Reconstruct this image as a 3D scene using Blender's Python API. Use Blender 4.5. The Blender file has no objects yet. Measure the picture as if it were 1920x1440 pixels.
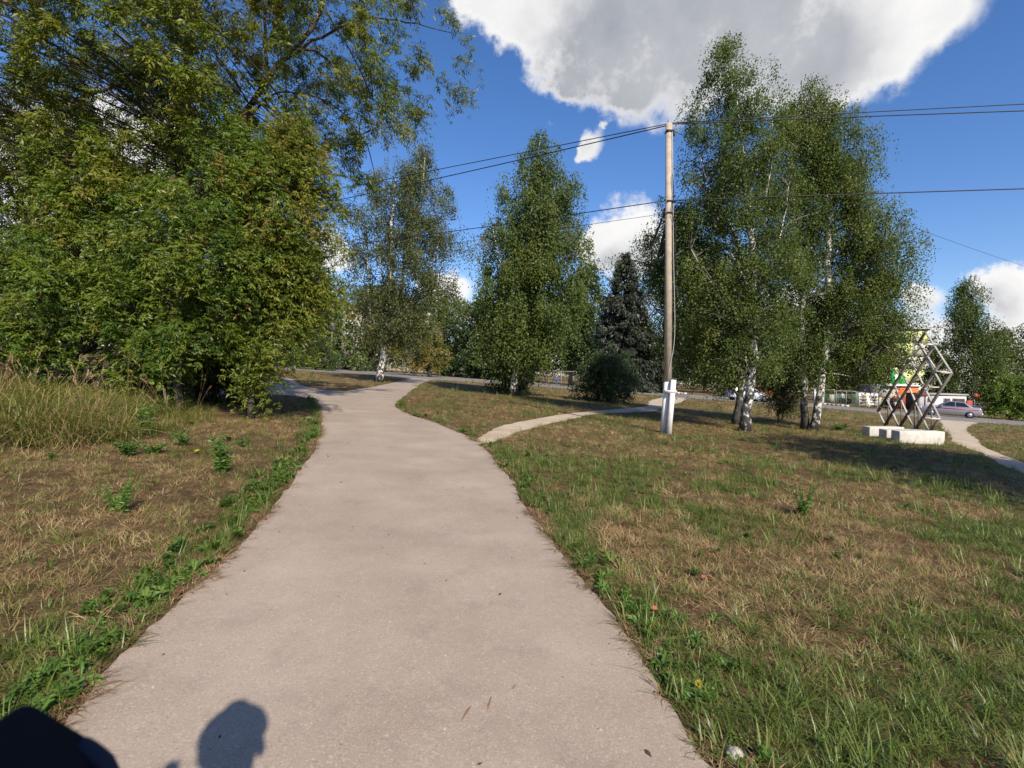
import bpy, bmesh, math, random
import numpy as np
from mathutils import Vector, Matrix

rng = np.random.default_rng(7)
random.seed(7)
sc = bpy.context.scene
COL = sc.collection

# ------------------------------------------------------------------ camera
FPX = 960.0                      # focal length in photo pixels (photo is 1920 wide)
CAMH = 1.4
SLOPE = 0.0525                   # the whole site falls gently to one side
PITCH = math.radians(1.37)
ROLL = math.radians(0.8)
c_f = np.array([0.0, math.cos(PITCH), -math.sin(PITCH)])
c_u0 = np.array([0.0, math.sin(PITCH), math.cos(PITCH)])
c_r0 = np.array([1.0, 0.0, 0.0])
c_r = c_r0 * math.cos(ROLL) + c_u0 * math.sin(ROLL)
c_u = -c_r0 * math.sin(ROLL) + c_u0 * math.cos(ROLL)
CAM = np.array([0.0, 0.0, CAMH])
cam_d = bpy.data.cameras.new('camera')
cam = bpy.data.objects.new('camera', cam_d)
COL.objects.link(cam)
cam.matrix_world = Matrix(((c_r[0], c_u[0], -c_f[0], CAM[0]), (c_r[1], c_u[1], -c_f[1], CAM[1]),
                           (c_r[2], c_u[2], -c_f[2], CAM[2]), (0, 0, 0, 1)))
cam_d.sensor_width = 36.0
cam_d.lens = 18.0
cam_d.clip_start = 0.02
cam_d.clip_end = 3000.0
cam_d.dof.use_dof = True
cam_d.dof.focus_distance = 12.0
cam_d.dof.aperture_fstop = 5.0
sc.camera = cam

# ------------------------------------------------------------------ sun, sky, exposure
SUN_EL = math.radians(37.5)
SUN_AZ = (0.415, -0.91)          # horizontal direction towards the sun
n_ = math.hypot(*SUN_AZ)
SUN = np.array([SUN_AZ[0] / n_ * math.cos(SUN_EL), SUN_AZ[1] / n_ * math.cos(SUN_EL), math.sin(SUN_EL)])
sun_d = bpy.data.lights.new('sun', 'SUN')
sun_d.energy = 5.0
sun_d.angle = math.radians(0.53)
sun_d.color = (1.0, 0.92, 0.78)
sun = bpy.data.objects.new('sun', sun_d)
COL.objects.link(sun)
sun.rotation_euler = Vector(SUN).to_track_quat('Z', 'Y').to_euler()
sc.view_settings.view_transform = 'Standard'
sc.view_settings.look = 'None'
sc.view_settings.gamma = 1.0
sc.view_settings.use_curve_mapping = False
sc.view_settings.exposure = 0.42
SKY_STRENGTH = 0.115
CLOUD_STRENGTH = 0.74


def pdir(px, py):
    d = c_r * (px - 960) / FPX + c_u * (720 - py) / FPX + c_f
    return d / np.linalg.norm(d)


def W(px, py, D):
    """world point seen at photo pixel (px, py) at forward depth D metres"""
    return CAM + (c_r * (px - 960) / FPX + c_u * (720 - py) / FPX + c_f) * D


def gz(x, y=0.0):
    return -SLOPE * x


def G(px, py):
    """ground point seen at a photo pixel"""
    d = c_r * (px - 960) / FPX + c_u * (720 - py) / FPX + c_f
    t = -CAMH / (d[2] + SLOPE * d[0])
    return CAM + d * t


def GD(px, D):
    """ground point in a pixel column at depth D"""
    p = W(px, 700, D)
    return np.array([p[0], p[1], gz(p[0])])


def depth(p):
    return float(np.dot(np.asarray(p) - CAM, c_f))


def project(P):
    q = P - CAM
    z = q @ c_f
    return 960 + FPX * (q @ c_r) / z, 720 - FPX * (q @ c_u) / z, z


# ------------------------------------------------------------------ world: sky and clouds
wd = bpy.data.worlds.new('World')
sc.world = wd
wd.use_nodes = True
nt = wd.node_tree
nt.nodes.clear()


def N(tree, t, **kw):
    n = tree.nodes.new(t)
    for k, v in kw.items():
        setattr(n, k, v)
    return n


def math_n(tree, op, a, b=None, clamp=False):
    n = tree.nodes.new('ShaderNodeMath')
    n.operation = op
    n.use_clamp = clamp
    for i, v in enumerate((a, b)):
        if v is None:
            continue
        if isinstance(v, (int, float)):
            n.inputs[i].default_value = v
        else:
            tree.links.new(v, n.inputs[i])
    return n.outputs[0]


def maprange(tree, v, a, b, c=0.0, d=1.0, smooth=False):
    n = tree.nodes.new('ShaderNodeMapRange')
    if smooth:
        n.interpolation_type = 'SMOOTHSTEP'
    tree.links.new(v, n.inputs[0])
    for i, x in enumerate((a, b, c, d)):
        n.inputs[1 + i].default_value = x
    return n.outputs[0]


sky = N(nt, 'ShaderNodeTexSky', sky_type='NISHITA', sun_disc=False)
sky.sun_elevation = SUN_EL
sky.sun_rotation = math.atan2(SUN[0], SUN[1])
sky.altitude = 0
sky.air_density = 1.0
sky.dust_density = 0.4
sky.ozone_density = 3.0
tc = N(nt, 'ShaderNodeTexCoord')
n1 = N(nt, 'ShaderNodeTexNoise')
n1.inputs['Scale'].default_value = 8.0
n1.inputs['Detail'].default_value = 11.0
n1.inputs['Roughness'].default_value = 0.64
nt.links.new(tc.outputs['Generated'], n1.inputs['Vector'])
n2 = N(nt, 'ShaderNodeTexNoise')
n2.inputs['Scale'].default_value = 3.2
n2.inputs['Detail'].default_value = 4.0
nt.links.new(tc.outputs['Generated'], n2.inputs['Vector'])
# warp the direction a little so that cloud edges billow
wv = N(nt, 'ShaderNodeVectorMath', operation='SUBTRACT')
nt.links.new(n1.outputs['Color'], wv.inputs[0])
wv.inputs[1].default_value = (0.5, 0.5, 0.5)
ws = N(nt, 'ShaderNodeVectorMath', operation='SCALE')
ws.inputs['Scale'].default_value = 0.10
nt.links.new(wv.outputs[0], ws.inputs[0])
wa = N(nt, 'ShaderNodeVectorMath', operation='ADD')
nt.links.new(tc.outputs['Generated'], wa.inputs[0])
nt.links.new(ws.outputs[0], wa.inputs[1])


def blob_field(blobs, vec):
    cur = None
    for px, py, r in blobs:
        c = pdir(px, py)
        R = float(np.linalg.norm(pdir(px + r, py) - pdir(px - r, py))) / 2 * 0.5 + float(np.linalg.norm(pdir(px, py + r) - pdir(px, py - r))) / 2 * 0.5
        dn = N(nt, 'ShaderNodeVectorMath', operation='DISTANCE')
        nt.links.new(vec, dn.inputs[0])
        dn.inputs[1].default_value = tuple(c)
        v = maprange(nt, dn.outputs['Value'], 0.0, R * 1.55, 1.0, 0.0, True)
        cur = v if cur is None else math_n(nt, 'ADD', cur, v)
    return math_n(nt, 'MINIMUM', cur, 1.3)


clouds = [(955, 5, 75), (1040, 45, 105), (1110, 95, 95), (1160, 140, 75), (1185, 175, 40), (1250, 50, 165), (1400, 40, 165),
          (1550, 30, 165), (1670, 40, 130), (1760, -10, 85), (1560, 110, 80), (1480, 110, 80), (1080, 140, 50), (1660, 110, 45),
          (930, -80, 110), (1200, -160, 220), (1450, -170, 230), (1700, -100, 120),
          (1125, 445, 46), (1170, 432, 56), (1215, 440, 50), (1120, 478, 40), (1180, 480, 50), (1108, 272, 27), (1092, 286, 18),
          (1020, 242, 16), (1135, 245, 9), (862, 528, 30), (835, 560, 40), (640, 490, 38), (615, 450, 40), (700, 580, 50),
          (250, 310, 90), (150, 260, 110), (50, 300, 110), (330, 260, 60), (20, 480, 110), (200, 520, 120), (420, 520, 80),
          (1738, 560, 36), (1700, 550, 34), (1860, 540, 42), (1915, 530, 46), (1895, 590, 44), (1770, 640, 40), (1840, 650, 55),
          (1700, 640, 60), (1930, 640, 60), (920, 610, 60), (1050, 600, 70), (1300, 590, 90), (1500, 600, 90)]
greys = [(1180, 110, 190), (1300, 60, 210), (1080, 140, 90), (1440, 70, 170), (1580, 110, 90), (1190, 500, 50), (1130, 505, 40), (1740, 590, 30), (1870, 570, 40),
         (150, 330, 70), (1340, -60, 260)]
f1 = blob_field(clouds, wa.outputs[0])
edge = math_n(nt, 'MULTIPLY', math_n(nt, 'SUBTRACT', n1.outputs['Fac'], 0.5), 3.2)
edge = math_n(nt, 'MULTIPLY', edge, maprange(nt, f1, 0.0, 0.22, 0, 1))
f1 = math_n(nt, 'ADD', f1, edge)
a1 = maprange(nt, f1, 0.16, 0.95, 0, 1, True)
# scattered clouds in the parts of the sky that the frame does not show
sep = N(nt, 'ShaderNodeSeparateXYZ')
nt.links.new(tc.outputs['Generated'], sep.inputs[0])
away = maprange(nt, sep.outputs['Y'], 0.35, 0.05, 0, 1, True)
n3 = N(nt, 'ShaderNodeTexNoise')
n3.inputs['Scale'].default_value = 2.6
n3.inputs['Detail'].default_value = 9.0
n3.inputs['Roughness'].default_value = 0.6
nt.links.new(tc.outputs['Generated'], n3.inputs['Vector'])
a2 = math_n(nt, 'MULTIPLY', maprange(nt, n3.outputs['Fac'], 0.60, 0.72, 0, 1, True), away)
alpha = math_n(nt, 'MAXIMUM', a1, a2, True)
g1 = blob_field(greys, wa.outputs[0])
g1 = math_n(nt, 'ADD', g1, math_n(nt, 'MULTIPLY', math_n(nt, 'SUBTRACT', math_n(nt, 'MULTIPLY', math_n(nt, 'ADD', n2.outputs['Fac'], n1.outputs['Fac']), 0.5), 0.5), 2.2))
thick = maprange(nt, f1, 0.40, 1.25, 0, 1, False)
gm = math_n(nt, 'MULTIPLY', maprange(nt, g1, -0.1, 1.75, 0, 1, False), thick)
cm = N(nt, 'ShaderNodeMix', data_type='RGBA')
cm.inputs['A'].default_value = (1.0, 0.99, 0.98, 1)
cm.inputs['B'].default_value = (0.30, 0.33, 0.39, 1)
nt.links.new(gm, cm.inputs['Factor'])
b1 = N(nt, 'ShaderNodeBackground')
hs = N(nt, 'ShaderNodeHueSaturation')
hs.inputs['Saturation'].default_value = 1.2
nt.links.new(sky.outputs[0], hs.inputs['Color'])
tn_ = N(nt, 'ShaderNodeMix', data_type='RGBA', blend_type='MULTIPLY')
tn_.inputs['Factor'].default_value = 1.0
tn_.inputs['B'].default_value = (0.94, 0.92, 1.06, 1)
nt.links.new(hs.outputs[0], tn_.inputs['A'])
nt.links.new(tn_.outputs['Result'], b1.inputs['Color'])
b1.inputs['Strength'].default_value = SKY_STRENGTH
b2 = N(nt, 'ShaderNodeBackground')
nt.links.new(cm.outputs['Result'], b2.inputs['Color'])
b2.inputs['Strength'].default_value = CLOUD_STRENGTH
ms = N(nt, 'ShaderNodeMixShader')
nt.links.new(alpha, ms.inputs[0])
nt.links.new(b1.outputs[0], ms.inputs[1])
nt.links.new(b2.outputs[0], ms.inputs[2])
wo = N(nt, 'ShaderNodeOutputWorld')
nt.links.new(ms.outputs[0], wo.inputs['Surface'])

# ------------------------------------------------------------------ mesh helpers


class MB:
    """collects vertices and faces, then links them as one mesh object"""

    def __init__(self):
        self.v, self.t, self.f3, self.f4, self.n = [], [], [], [], 0

    def add(self, v, quads=None, tris=None, tint=0.5):
        v = np.asarray(v, dtype=np.float64).reshape(-1, 3)
        self.v.append(v)
        self.t.append(np.broadcast_to(np.asarray(tint, dtype=np.float32).reshape(-1), (len(v),)) if np.size(tint) in (1, len(v)) else np.zeros(len(v)))
        if quads is not None and len(quads):
            self.f4.append(np.asarray(quads, dtype=np.int64).reshape(-1, 4) + self.n)
        if tris is not None and len(tris):
            self.f3.append(np.asarray(tris, dtype=np.int64).reshape(-1, 3) + self.n)
        self.n += len(v)
        return self

    def box(self, c, s, rz=0.0, M=None):
        x, y, z = np.asarray(s, float) / 2
        p = np.array([[-x, -y, -z], [x, -y, -z], [x, y, -z], [-x, y, -z], [-x, -y, z], [x, -y, z], [x, y, z], [-x, y, z]])
        if rz:
            ca, sa = math.cos(rz), math.sin(rz)
            p = p @ np.array([[ca, sa, 0], [-sa, ca, 0], [0, 0, 1]])
        if M is not None:
            p = p @ np.asarray(M).T
        return self.add(p + np.asarray(c), quads=[[3, 2, 1, 0], [4, 5, 6, 7], [0, 1, 5, 4], [1, 2, 6, 5], [2, 3, 7, 6], [3, 0, 4, 7]])

    def bar(self, a, b, w, h, up=(0, 0, 1)):
        """rectangular bar from a to b, w across and h along the 'up' side"""
        a, b = np.asarray(a, float), np.asarray(b, float)
        d = b - a
        L = np.linalg.norm(d)
        d = d / L
        s = np.cross(d, np.asarray(up, float))
        if np.linalg.norm(s) < 1e-4:
            s = np.cross(d, (1, 0, 0))
        s /= np.linalg.norm(s)
        u = np.cross(s, d)
        M = np.stack([d, s, u], axis=1)
        return self.box((a + b) / 2, (L, w, h), M=M)

    def tube(self, pts, rad, sides=8, cap=True, tint=0.5):
        pts = np.asarray(pts, float)
        n = len(pts)
        rad = np.broadcast_to(np.asarray(rad, float).reshape(-1), (n,)) if np.size(rad) in (1, n) else np.interp(np.linspace(0, 1, n), np.linspace(0, 1, np.size(rad)), rad)
        tan = np.gradient(pts, axis=0)
        tan /= np.linalg.norm(tan, axis=1)[:, None] + 1e-9
        ref = np.array([0.31, 0.95, 0.05])
        s = np.cross(tan, ref)
        s /= np.linalg.norm(s, axis=1)[:, None] + 1e-9
        u = np.cross(s, tan)
        a = np.arange(sides) * 2 * math.pi / sides
        ring = pts[:, None, :] + rad[:, None, None] * (np.cos(a)[None, :, None] * s[:, None, :] + np.sin(a)[None, :, None] * u[:, None, :])
        i = np.arange(n - 1)[:, None] * sides
        j = np.arange(sides)[None, :]
        k = (j + 1) % sides
        q = np.stack([i + j, i + k, i + sides + k, i + sides + j], axis=-1).reshape(-1, 4)
        V = ring.reshape(-1, 3)
        tris = None
        if cap:
            V = np.vstack([V, pts[0], pts[-1]])
            jj = np.arange(sides)
            kk = (jj + 1) % sides
            tris = np.vstack([np.stack([kk, jj, np.full(sides, n * sides)], 1), np.stack([(n - 1) * sides + jj, (n - 1) * sides + kk, np.full(sides, n * sides + 1)], 1)])
        return self.add(V, quads=q, tris=tris, tint=tint)

    def prism(self, poly, axis_a, axis_b, axis_n, origin, th):
        """extrude a 2D polygon (a, b) by th along axis_n"""
        poly = np.asarray(poly, float)
        A, B, Nn = (np.asarray(x, float) for x in (axis_a, axis_b, axis_n))
        p = np.asarray(origin, float) + poly[:, :1] * A + poly[:, 1:] * B
        n = len(p)
        V = np.vstack([p, p + Nn * th, p.mean(0), p.mean(0) + Nn * th])
        j = np.arange(n)
        k = (j + 1) % n
        q = np.stack([j, k, k + n, j + n], 1)
        t = np.vstack([np.stack([k, j, np.full(n, 2 * n)], 1), np.stack([j + n, k + n, np.full(n, 2 * n + 1)], 1)])
        return self.add(V, quads=q, tris=t)

    def build(self, name, mat, parent=None, loc=(0, 0, 0), smooth=False, link=True):
        V = np.vstack(self.v) - np.asarray(loc, float)
        me = bpy.data.meshes.new(name)
        f3 = np.vstack(self.f3) if self.f3 else np.zeros((0, 3), np.int64)
        f4 = np.vstack(self.f4) if self.f4 else np.zeros((0, 4), np.int64)
        me.vertices.add(len(V))
        me.vertices.foreach_set('co', V.astype(np.float32).ravel())
        loops = np.concatenate([f3.ravel(), f4.ravel()]).astype(np.int32)
        me.loops.add(len(loops))
        me.loops.foreach_set('vertex_index', loops)
        nf = len(f3) + len(f4)
        tot = np.concatenate([np.full(len(f3), 3), np.full(len(f4), 4)]).astype(np.int32)
        st = np.concatenate([[0], np.cumsum(tot)[:-1]]).astype(np.int32) if nf else np.zeros(0, np.int32)
        me.polygons.add(nf)
        me.polygons.foreach_set('loop_start', st)
        if smooth:
            me.polygons.foreach_set('use_smooth', np.ones(nf, dtype=bool))
        at = me.attributes.new('tint', 'FLOAT', 'POINT')
        at.data.foreach_set('value', np.concatenate(self.t).astype(np.float32))
        me.update(calc_edges=True)
        if mat is not None:
            me.materials.append(mat)
        o = bpy.data.objects.new(name, me)
        if link:
            COL.objects.link(o)
        if parent is not None:
            o.parent = parent
        else:
            o.location = loc
        return o


def tag(o, label=None, cat=None, group=None, kind=None):
    for k, v in (('label', label), ('category', cat), ('group', group), ('kind', kind)):
        if v:
            o[k] = v
    return o


def thing(name, label, cat, loc, rz=0.0, group=None):
    o = bpy.data.objects.new(name, None)
    o.empty_display_size = 0.3
    COL.objects.link(o)
    o.location = tuple(float(x) for x in loc)
    o.rotation_euler = (0, 0, rz)
    return tag(o, label, cat, group)


def dup(root, loc, rz=0.0, label=None, group=None, scale=None):
    r = root.copy()
    COL.objects.link(r)
    r.location = tuple(float(x) for x in loc)
    r.rotation_euler = (0, 0, rz)
    if scale:
        r.scale = (scale, scale, scale)
    tag(r, label, None, group)
    for ch in list(root.children):
        c = ch.copy()
        COL.objects.link(c)
        c.parent = r
        for g in ch.children:
            d = g.copy()
            COL.objects.link(d)
            d.parent = c
    return r


# ------------------------------------------------------------------ materials


def mat_base(name):
    m = bpy.data.materials.new(name)
    m.use_nodes = True
    t = m.node_tree
    return m, t, t.nodes['Principled BSDF']


def ramp(t, fac, stops):
    r = t.nodes.new('ShaderNodeValToRGB')
    e = r.color_ramp.elements
    while len(e) < len(stops):
        e.new(0.5)
    for i, (p, c) in enumerate(stops):
        e[i].position = p
        e[i].color = (c[0], c[1], c[2], 1)
    t.links.new(fac, r.inputs[0])
    return r.outputs[0]


def noise(t, scale, detail=4.0, rough=0.55, coord='Object', stretch=None):
    co = t.nodes.new('ShaderNodeTexCoord')
    n = t.nodes.new('ShaderNodeTexNoise')
    n.inputs['Scale'].default_value = scale
    n.inputs['Detail'].default_value = detail
    n.inputs['Roughness'].default_value = rough
    src = co.outputs[coord]
    if stretch:
        mp = t.nodes.new('ShaderNodeMapping')
        mp.inputs['Scale'].default_value = stretch
        t.links.new(src, mp.inputs[0])
        src = mp.outputs[0]
    t.links.new(src, n.inputs['Vector'])
    return n.outputs['Fac']


def mixc(t, fac, a, b, blend='MIX'):
    n = t.nodes.new('ShaderNodeMix')
    n.data_type = 'RGBA'
    n.blend_type = blend
    for key, v in (('Factor', fac), ('A', a), ('B', b)):
        if isinstance(v, (int, float)):
            n.inputs[key].default_value = v
        elif isinstance(v, tuple):
            n.inputs[key].default_value = (v[0], v[1], v[2], 1)
        else:
            t.links.new(v, n.inputs[key])
    return n.outputs['Result']


def bump(t, bsdf, h, strength=0.4, dist=0.01):
    b = t.nodes.new('ShaderNodeBump')
    b.inputs['Strength'].default_value = strength
    b.inputs['Distance'].default_value = dist
    t.links.new(h, b.inputs['Height'])
    t.links.new(b.outputs[0], bsdf.inputs['Normal'])


def solid(name, col, rough=0.6, metal=0.0, var=0.25, scale=6.0, dirt=None, spec=0.4):
    """painted / plain surface with mild unevenness and optional dirt colour"""
    m, t, b = mat_base(name)
    n = noise(t, scale, 6)
    c = ramp(t, n, [(0.25, tuple(x * (1 - var) for x in col)), (0.75, tuple(min(1, x * (1 + var * 0.5)) for x in col))])
    if dirt is not None:
        n2 = noise(t, scale * 0.6 + 1.3, 8, 0.7)
        c = mixc(t, maprange(t, n2, 0.55, 0.7), c, dirt)
    t.links.new(c, b.inputs['Base Color'])
    b.inputs['Roughness'].default_value = rough
    b.inputs['Metallic'].default_value = metal
    b.inputs['Specular IOR Level'].default_value = spec
    bump(t, b, n, 0.15, 0.01)
    return m


def leafmat(name, stops, trans=0.28, rough=0.45, rand=False, spec=0.35, tcol=(1.15, 1.2, 0.5)):
    """leaf: hue from the per-leaf tint (or per-instance random)"""
    m, t, b = mat_base(name)
    if rand:
        oi = t.nodes.new('ShaderNodeObjectInfo')
        at = t.nodes.new('ShaderNodeAttribute')
        at.attribute_name = 'tint'
        f = math_n(t, 'ADD', math_n(t, 'MULTIPLY', oi.outputs['Random'], 0.6), math_n(t, 'MULTIPLY', at.outputs['Fac'], 0.4))
    else:
        at = t.nodes.new('ShaderNodeAttribute')
        at.attribute_name = 'tint'
        f = at.outputs['Fac']
    c = ramp(t, f, stops)
    t.links.new(c, b.inputs['Base Color'])
    b.inputs['Roughness'].default_value = rough
    b.inputs['Specular IOR Level'].default_value = spec
    tr = t.nodes.new('ShaderNodeBsdfTranslucent')
    t.links.new(mixc(t, 1.0, c, tcol, 'MULTIPLY'), tr.inputs[0])
    mx = t.nodes.new('ShaderNodeMixShader')
    mx.inputs[0].default_value = trans
    t.links.new(b.outputs[0], mx.inputs[1])
    t.links.new(tr.outputs[0], mx.inputs[2])
    t.links.new(mx.outputs[0], t.nodes['Material Output'].inputs['Surface'])
    return m


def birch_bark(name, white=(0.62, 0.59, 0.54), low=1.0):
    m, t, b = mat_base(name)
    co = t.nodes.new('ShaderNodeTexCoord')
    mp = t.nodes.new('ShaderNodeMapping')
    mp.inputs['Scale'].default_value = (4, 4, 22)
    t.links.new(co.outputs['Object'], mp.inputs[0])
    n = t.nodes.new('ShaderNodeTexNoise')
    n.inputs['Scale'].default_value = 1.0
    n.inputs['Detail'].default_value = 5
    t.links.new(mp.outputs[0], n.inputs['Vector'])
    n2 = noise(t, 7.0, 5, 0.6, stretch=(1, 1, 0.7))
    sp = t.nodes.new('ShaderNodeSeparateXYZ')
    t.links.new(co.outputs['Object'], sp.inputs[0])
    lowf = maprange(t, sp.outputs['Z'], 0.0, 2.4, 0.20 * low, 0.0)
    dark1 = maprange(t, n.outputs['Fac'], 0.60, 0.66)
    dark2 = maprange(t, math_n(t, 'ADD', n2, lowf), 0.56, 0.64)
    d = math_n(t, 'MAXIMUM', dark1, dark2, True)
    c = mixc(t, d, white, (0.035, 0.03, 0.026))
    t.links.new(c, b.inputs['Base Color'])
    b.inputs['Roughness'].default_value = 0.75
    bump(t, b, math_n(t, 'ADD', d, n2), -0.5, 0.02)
    return m


M = {}
M['maple_leaf'] = leafmat('maple_leaf', [(0.0, (0.055, 0.092, 0.012)), (0.35, (0.125, 0.160, 0.018)), (0.7, (0.19, 0.195, 0.024)), (0.94, (0.20, 0.175, 0.03)), (1.0, (0.20, 0.13, 0.04))], 0.36)
M['shrub_leaf'] = leafmat('shrub_leaf', [(0.0, (0.052, 0.10, 0.014)), (0.4, (0.105, 0.165, 0.018)), (0.8, (0.17, 0.20, 0.026)), (0.95, (0.19, 0.19, 0.03)), (1.0, (0.21, 0.14, 0.035))], 0.36)
M['birch_leaf'] = leafmat('birch_leaf', [(0.0, (0.055, 0.086, 0.020)), (0.5, (0.096, 0.134, 0.028)), (0.9, (0.138, 0.168, 0.036)), (1.0, (0.16, 0.13, 0.03))], 0.38, 0.5, spec=0.3)
M['grey_birch_leaf'] = leafmat('grey_birch_leaf', [(0.0, (0.055, 0.070, 0.024)), (0.5, (0.092, 0.110, 0.034)), (0.9, (0.130, 0.140, 0.042)), (1.0, (0.16, 0.13, 0.04))], 0.36, 0.5, spec=0.3)
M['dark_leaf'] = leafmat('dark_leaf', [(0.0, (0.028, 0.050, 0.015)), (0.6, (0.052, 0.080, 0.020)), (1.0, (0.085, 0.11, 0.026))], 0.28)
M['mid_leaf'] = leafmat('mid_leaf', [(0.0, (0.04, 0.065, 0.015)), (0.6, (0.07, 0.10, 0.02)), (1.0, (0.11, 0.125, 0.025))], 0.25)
M['yellow_leaf'] = leafmat('yellow_leaf', [(0.0, (0.08, 0.10, 0.02)), (0.6, (0.16, 0.14, 0.025)), (1.0, (0.24, 0.15, 0.03))], 0.28)
M['lime_leaf'] = leafmat('lime_leaf', [(0.0, (0.07, 0.12, 0.015)), (0.6, (0.12, 0.18, 0.02)), (1.0, (0.17, 0.20, 0.03))], 0.28)
M['spruce_needle'] = leafmat('spruce_needle', [(0.0, (0.022, 0.030, 0.020)), (0.6, (0.045, 0.052, 0.036)), (1.0, (0.075, 0.08, 0.06))], 0.1)
M['weed_leaf'] = leafmat('weed_leaf', [(0.0, (0.05, 0.11, 0.02)), (0.6, (0.10, 0.18, 0.028)), (1.0, (0.17, 0.23, 0.05))], 0.3)
M['bark'] = solid('bark', (0.06, 0.048, 0.036), 0.9, var=0.5, scale=14)
M['twig'] = solid('twig', (0.05, 0.04, 0.03), 0.9, var=0.4, scale=20)
M['birch_bark'] = birch_bark('birch_bark', low=1.0)
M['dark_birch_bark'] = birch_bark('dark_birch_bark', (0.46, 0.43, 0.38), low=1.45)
M['birch_twig'] = solid('birch_twig', (0.16, 0.14, 0.12), 0.8, var=0.5, scale=9)

# ground
m, t, b = mat_base('ground_soil')
nA = noise(t, 0.55, 5, 0.6)
nB = noise(t, 9.0, 8, 0.7)
nC = noise(t, 70.0, 5, 0.7)
straw = ramp(t, nB, [(0.3, (0.080, 0.046, 0.024)), (0.5, (0.215, 0.130, 0.062)), (0.72, (0.39, 0.27, 0.135))])
grn = ramp(t, nB, [(0.3, (0.045, 0.055, 0.016)), (0.7, (0.12, 0.12, 0.035))])
c = mixc(t, maprange(t, nA, 0.52, 0.70), straw, grn)
c = mixc(t, maprange(t, nC, 0.38, 0.58, 0.6, 0.0), c, (0.05, 0.032, 0.02))
c = mixc(t, maprange(t, noise(t, 33.0, 4, 0.7, stretch=(1, 3, 1)), 0.56, 0.66, 0.0, 0.55), c, (0.50, 0.37, 0.20))
t.links.new(c, b.inputs['Base Color'])
b.inputs['Roughness'].default_value = 0.95
b.inputs['Specular IOR Level'].default_value = 0.1
bump(t, b, math_n(t, 'ADD', nB, math_n(t, 'MULTIPLY', nC, 2.0)), 1.0, 0.03)
M['ground'] = m

# footpath asphalt: pale, pinkish, worn, with speckled aggregate and stains
m, t, b = mat_base('path_asphalt')
n1_ = noise(t, 1.1, 6, 0.6)
n2_ = noise(t, 110.0, 4, 0.75)
n3_ = noise(t, 24.0, 7, 0.75)
c = ramp(t, n1_, [(0.30, (0.285, 0.222, 0.171)), (0.5, (0.335, 0.263, 0.205)), (0.70, (0.390, 0.313, 0.247))])
c = mixc(t, maprange(t, n2_, 0.56, 0.68, 0, 0.8), c, (0.56, 0.49, 0.42))
c = mixc(t, maprange(t, n2_, 0.44, 0.32, 0, 0.65), c, (0.13, 0.105, 0.088))
c = mixc(t, maprange(t, n3_, 0.54, 0.70, 0, 0.42), c, (0.46, 0.39, 0.315))
vo = t.nodes.new('ShaderNodeTexVoronoi')
vo.inputs['Scale'].default_value = 2.3
vo.inputs['Randomness'].default_value = 1.0
co = t.nodes.new('ShaderNodeTexCoord')
t.links.new(co.outputs['Object'], vo.inputs['Vector'])
c = mixc(t, maprange(t, math_n(t, 'ADD', vo.outputs['Distance'], math_n(t, 'MULTIPLY', n3_, 0.08)), 0.062, 0.074, 0.62, 0.0), c, (0.13, 0.10, 0.085))
n4_ = noise(t, 3.1, 7, 0.7)
c = mixc(t, maprange(t, n4_, 0.54, 0.68, 0, 0.34), c, (0.20, 0.158, 0.13))
t.links.new(c, b.inputs['Base Color'])
b.inputs['Roughness'].default_value = 0.9
b.inputs['Specular IOR Level'].default_value = 0.2
bump(t, b, math_n(t, 'ADD', n2_, n3_), 0.35, 0.004)
M['path'] = m

m, t, b = mat_base('trodden_dirt')
n1_ = noise(t, 1.6, 7, 0.65)
n2_ = noise(t, 40.0, 4, 0.7)
c = ramp(t, n1_, [(0.3, (0.36, 0.275, 0.19)), (0.7, (0.52, 0.42, 0.31))])
c = mixc(t, maprange(t, n2_, 0.58, 0.72, 0, 0.5), c, (0.16, 0.11, 0.07))
t.links.new(c, b.inputs['Base Color'])
b.inputs['Roughness'].default_value = 0.95
bump(t, b, n2_, 0.5, 0.01)
M['dirt'] = m

m, t, b = mat_base('road_asphalt')
n1_ = noise(t, 0.35, 6, 0.6)
n2_ = noise(t, 25.0, 4, 0.7)
c = ramp(t, n1_, [(0.3, (0.15, 0.135, 0.12)), (0.7, (0.23, 0.205, 0.18))])
c = mixc(t, maprange(t, n2_, 0.55, 0.75, 0, 0.4), c, (0.30, 0.27, 0.24))
t.links.new(c, b.inputs['Base Color'])
b.inputs['Roughness'].default_value = 0.9
M['road'] = m

M['concrete'] = solid('concrete', (0.43, 0.36, 0.285), 0.9, var=0.25, scale=5, dirt=(0.22, 0.17, 0.125))
M['whitewash'] = solid('whitewash', (0.74, 0.72, 0.70), 0.85, var=0.12, scale=8, dirt=(0.52, 0.48, 0.43))
M['plinth'] = solid('plinth', (0.60, 0.56, 0.50), 0.9, var=0.25, scale=4, dirt=(0.30, 0.25, 0.20))
M['dark_metal'] = solid('dark_metal', (0.05, 0.042, 0.038), 0.6, var=0.4, scale=12)
M['sculpt'] = solid('sculpture_shaded', (0.14, 0.125, 0.115), 0.6, var=0.25, scale=9, dirt=(0.16, 0.10, 0.07))  # lattice paint darkened: shade on the broad bars is in the colour
M['sculpt_sunlit'] = solid('sculpture_sunlit', (0.40, 0.38, 0.36), 0.6, var=0.25, scale=9, dirt=(0.2, 0.15, 0.12))  # same paint made paler: sunlight on the thin bars is in the colour
M['rust_steel'] = solid('rust_steel', (0.30, 0.25, 0.20), 0.7, var=0.3, scale=12)
M['wood'] = solid('wood_post', (0.33, 0.24, 0.165), 0.85, var=0.3, scale=10)
M['grey_post'] = solid('grey_post', (0.24, 0.25, 0.24), 0.6, var=0.2)
M['blue'] = solid('sign_blue', (0.035, 0.07, 0.30), 0.4, var=0.1)
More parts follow.
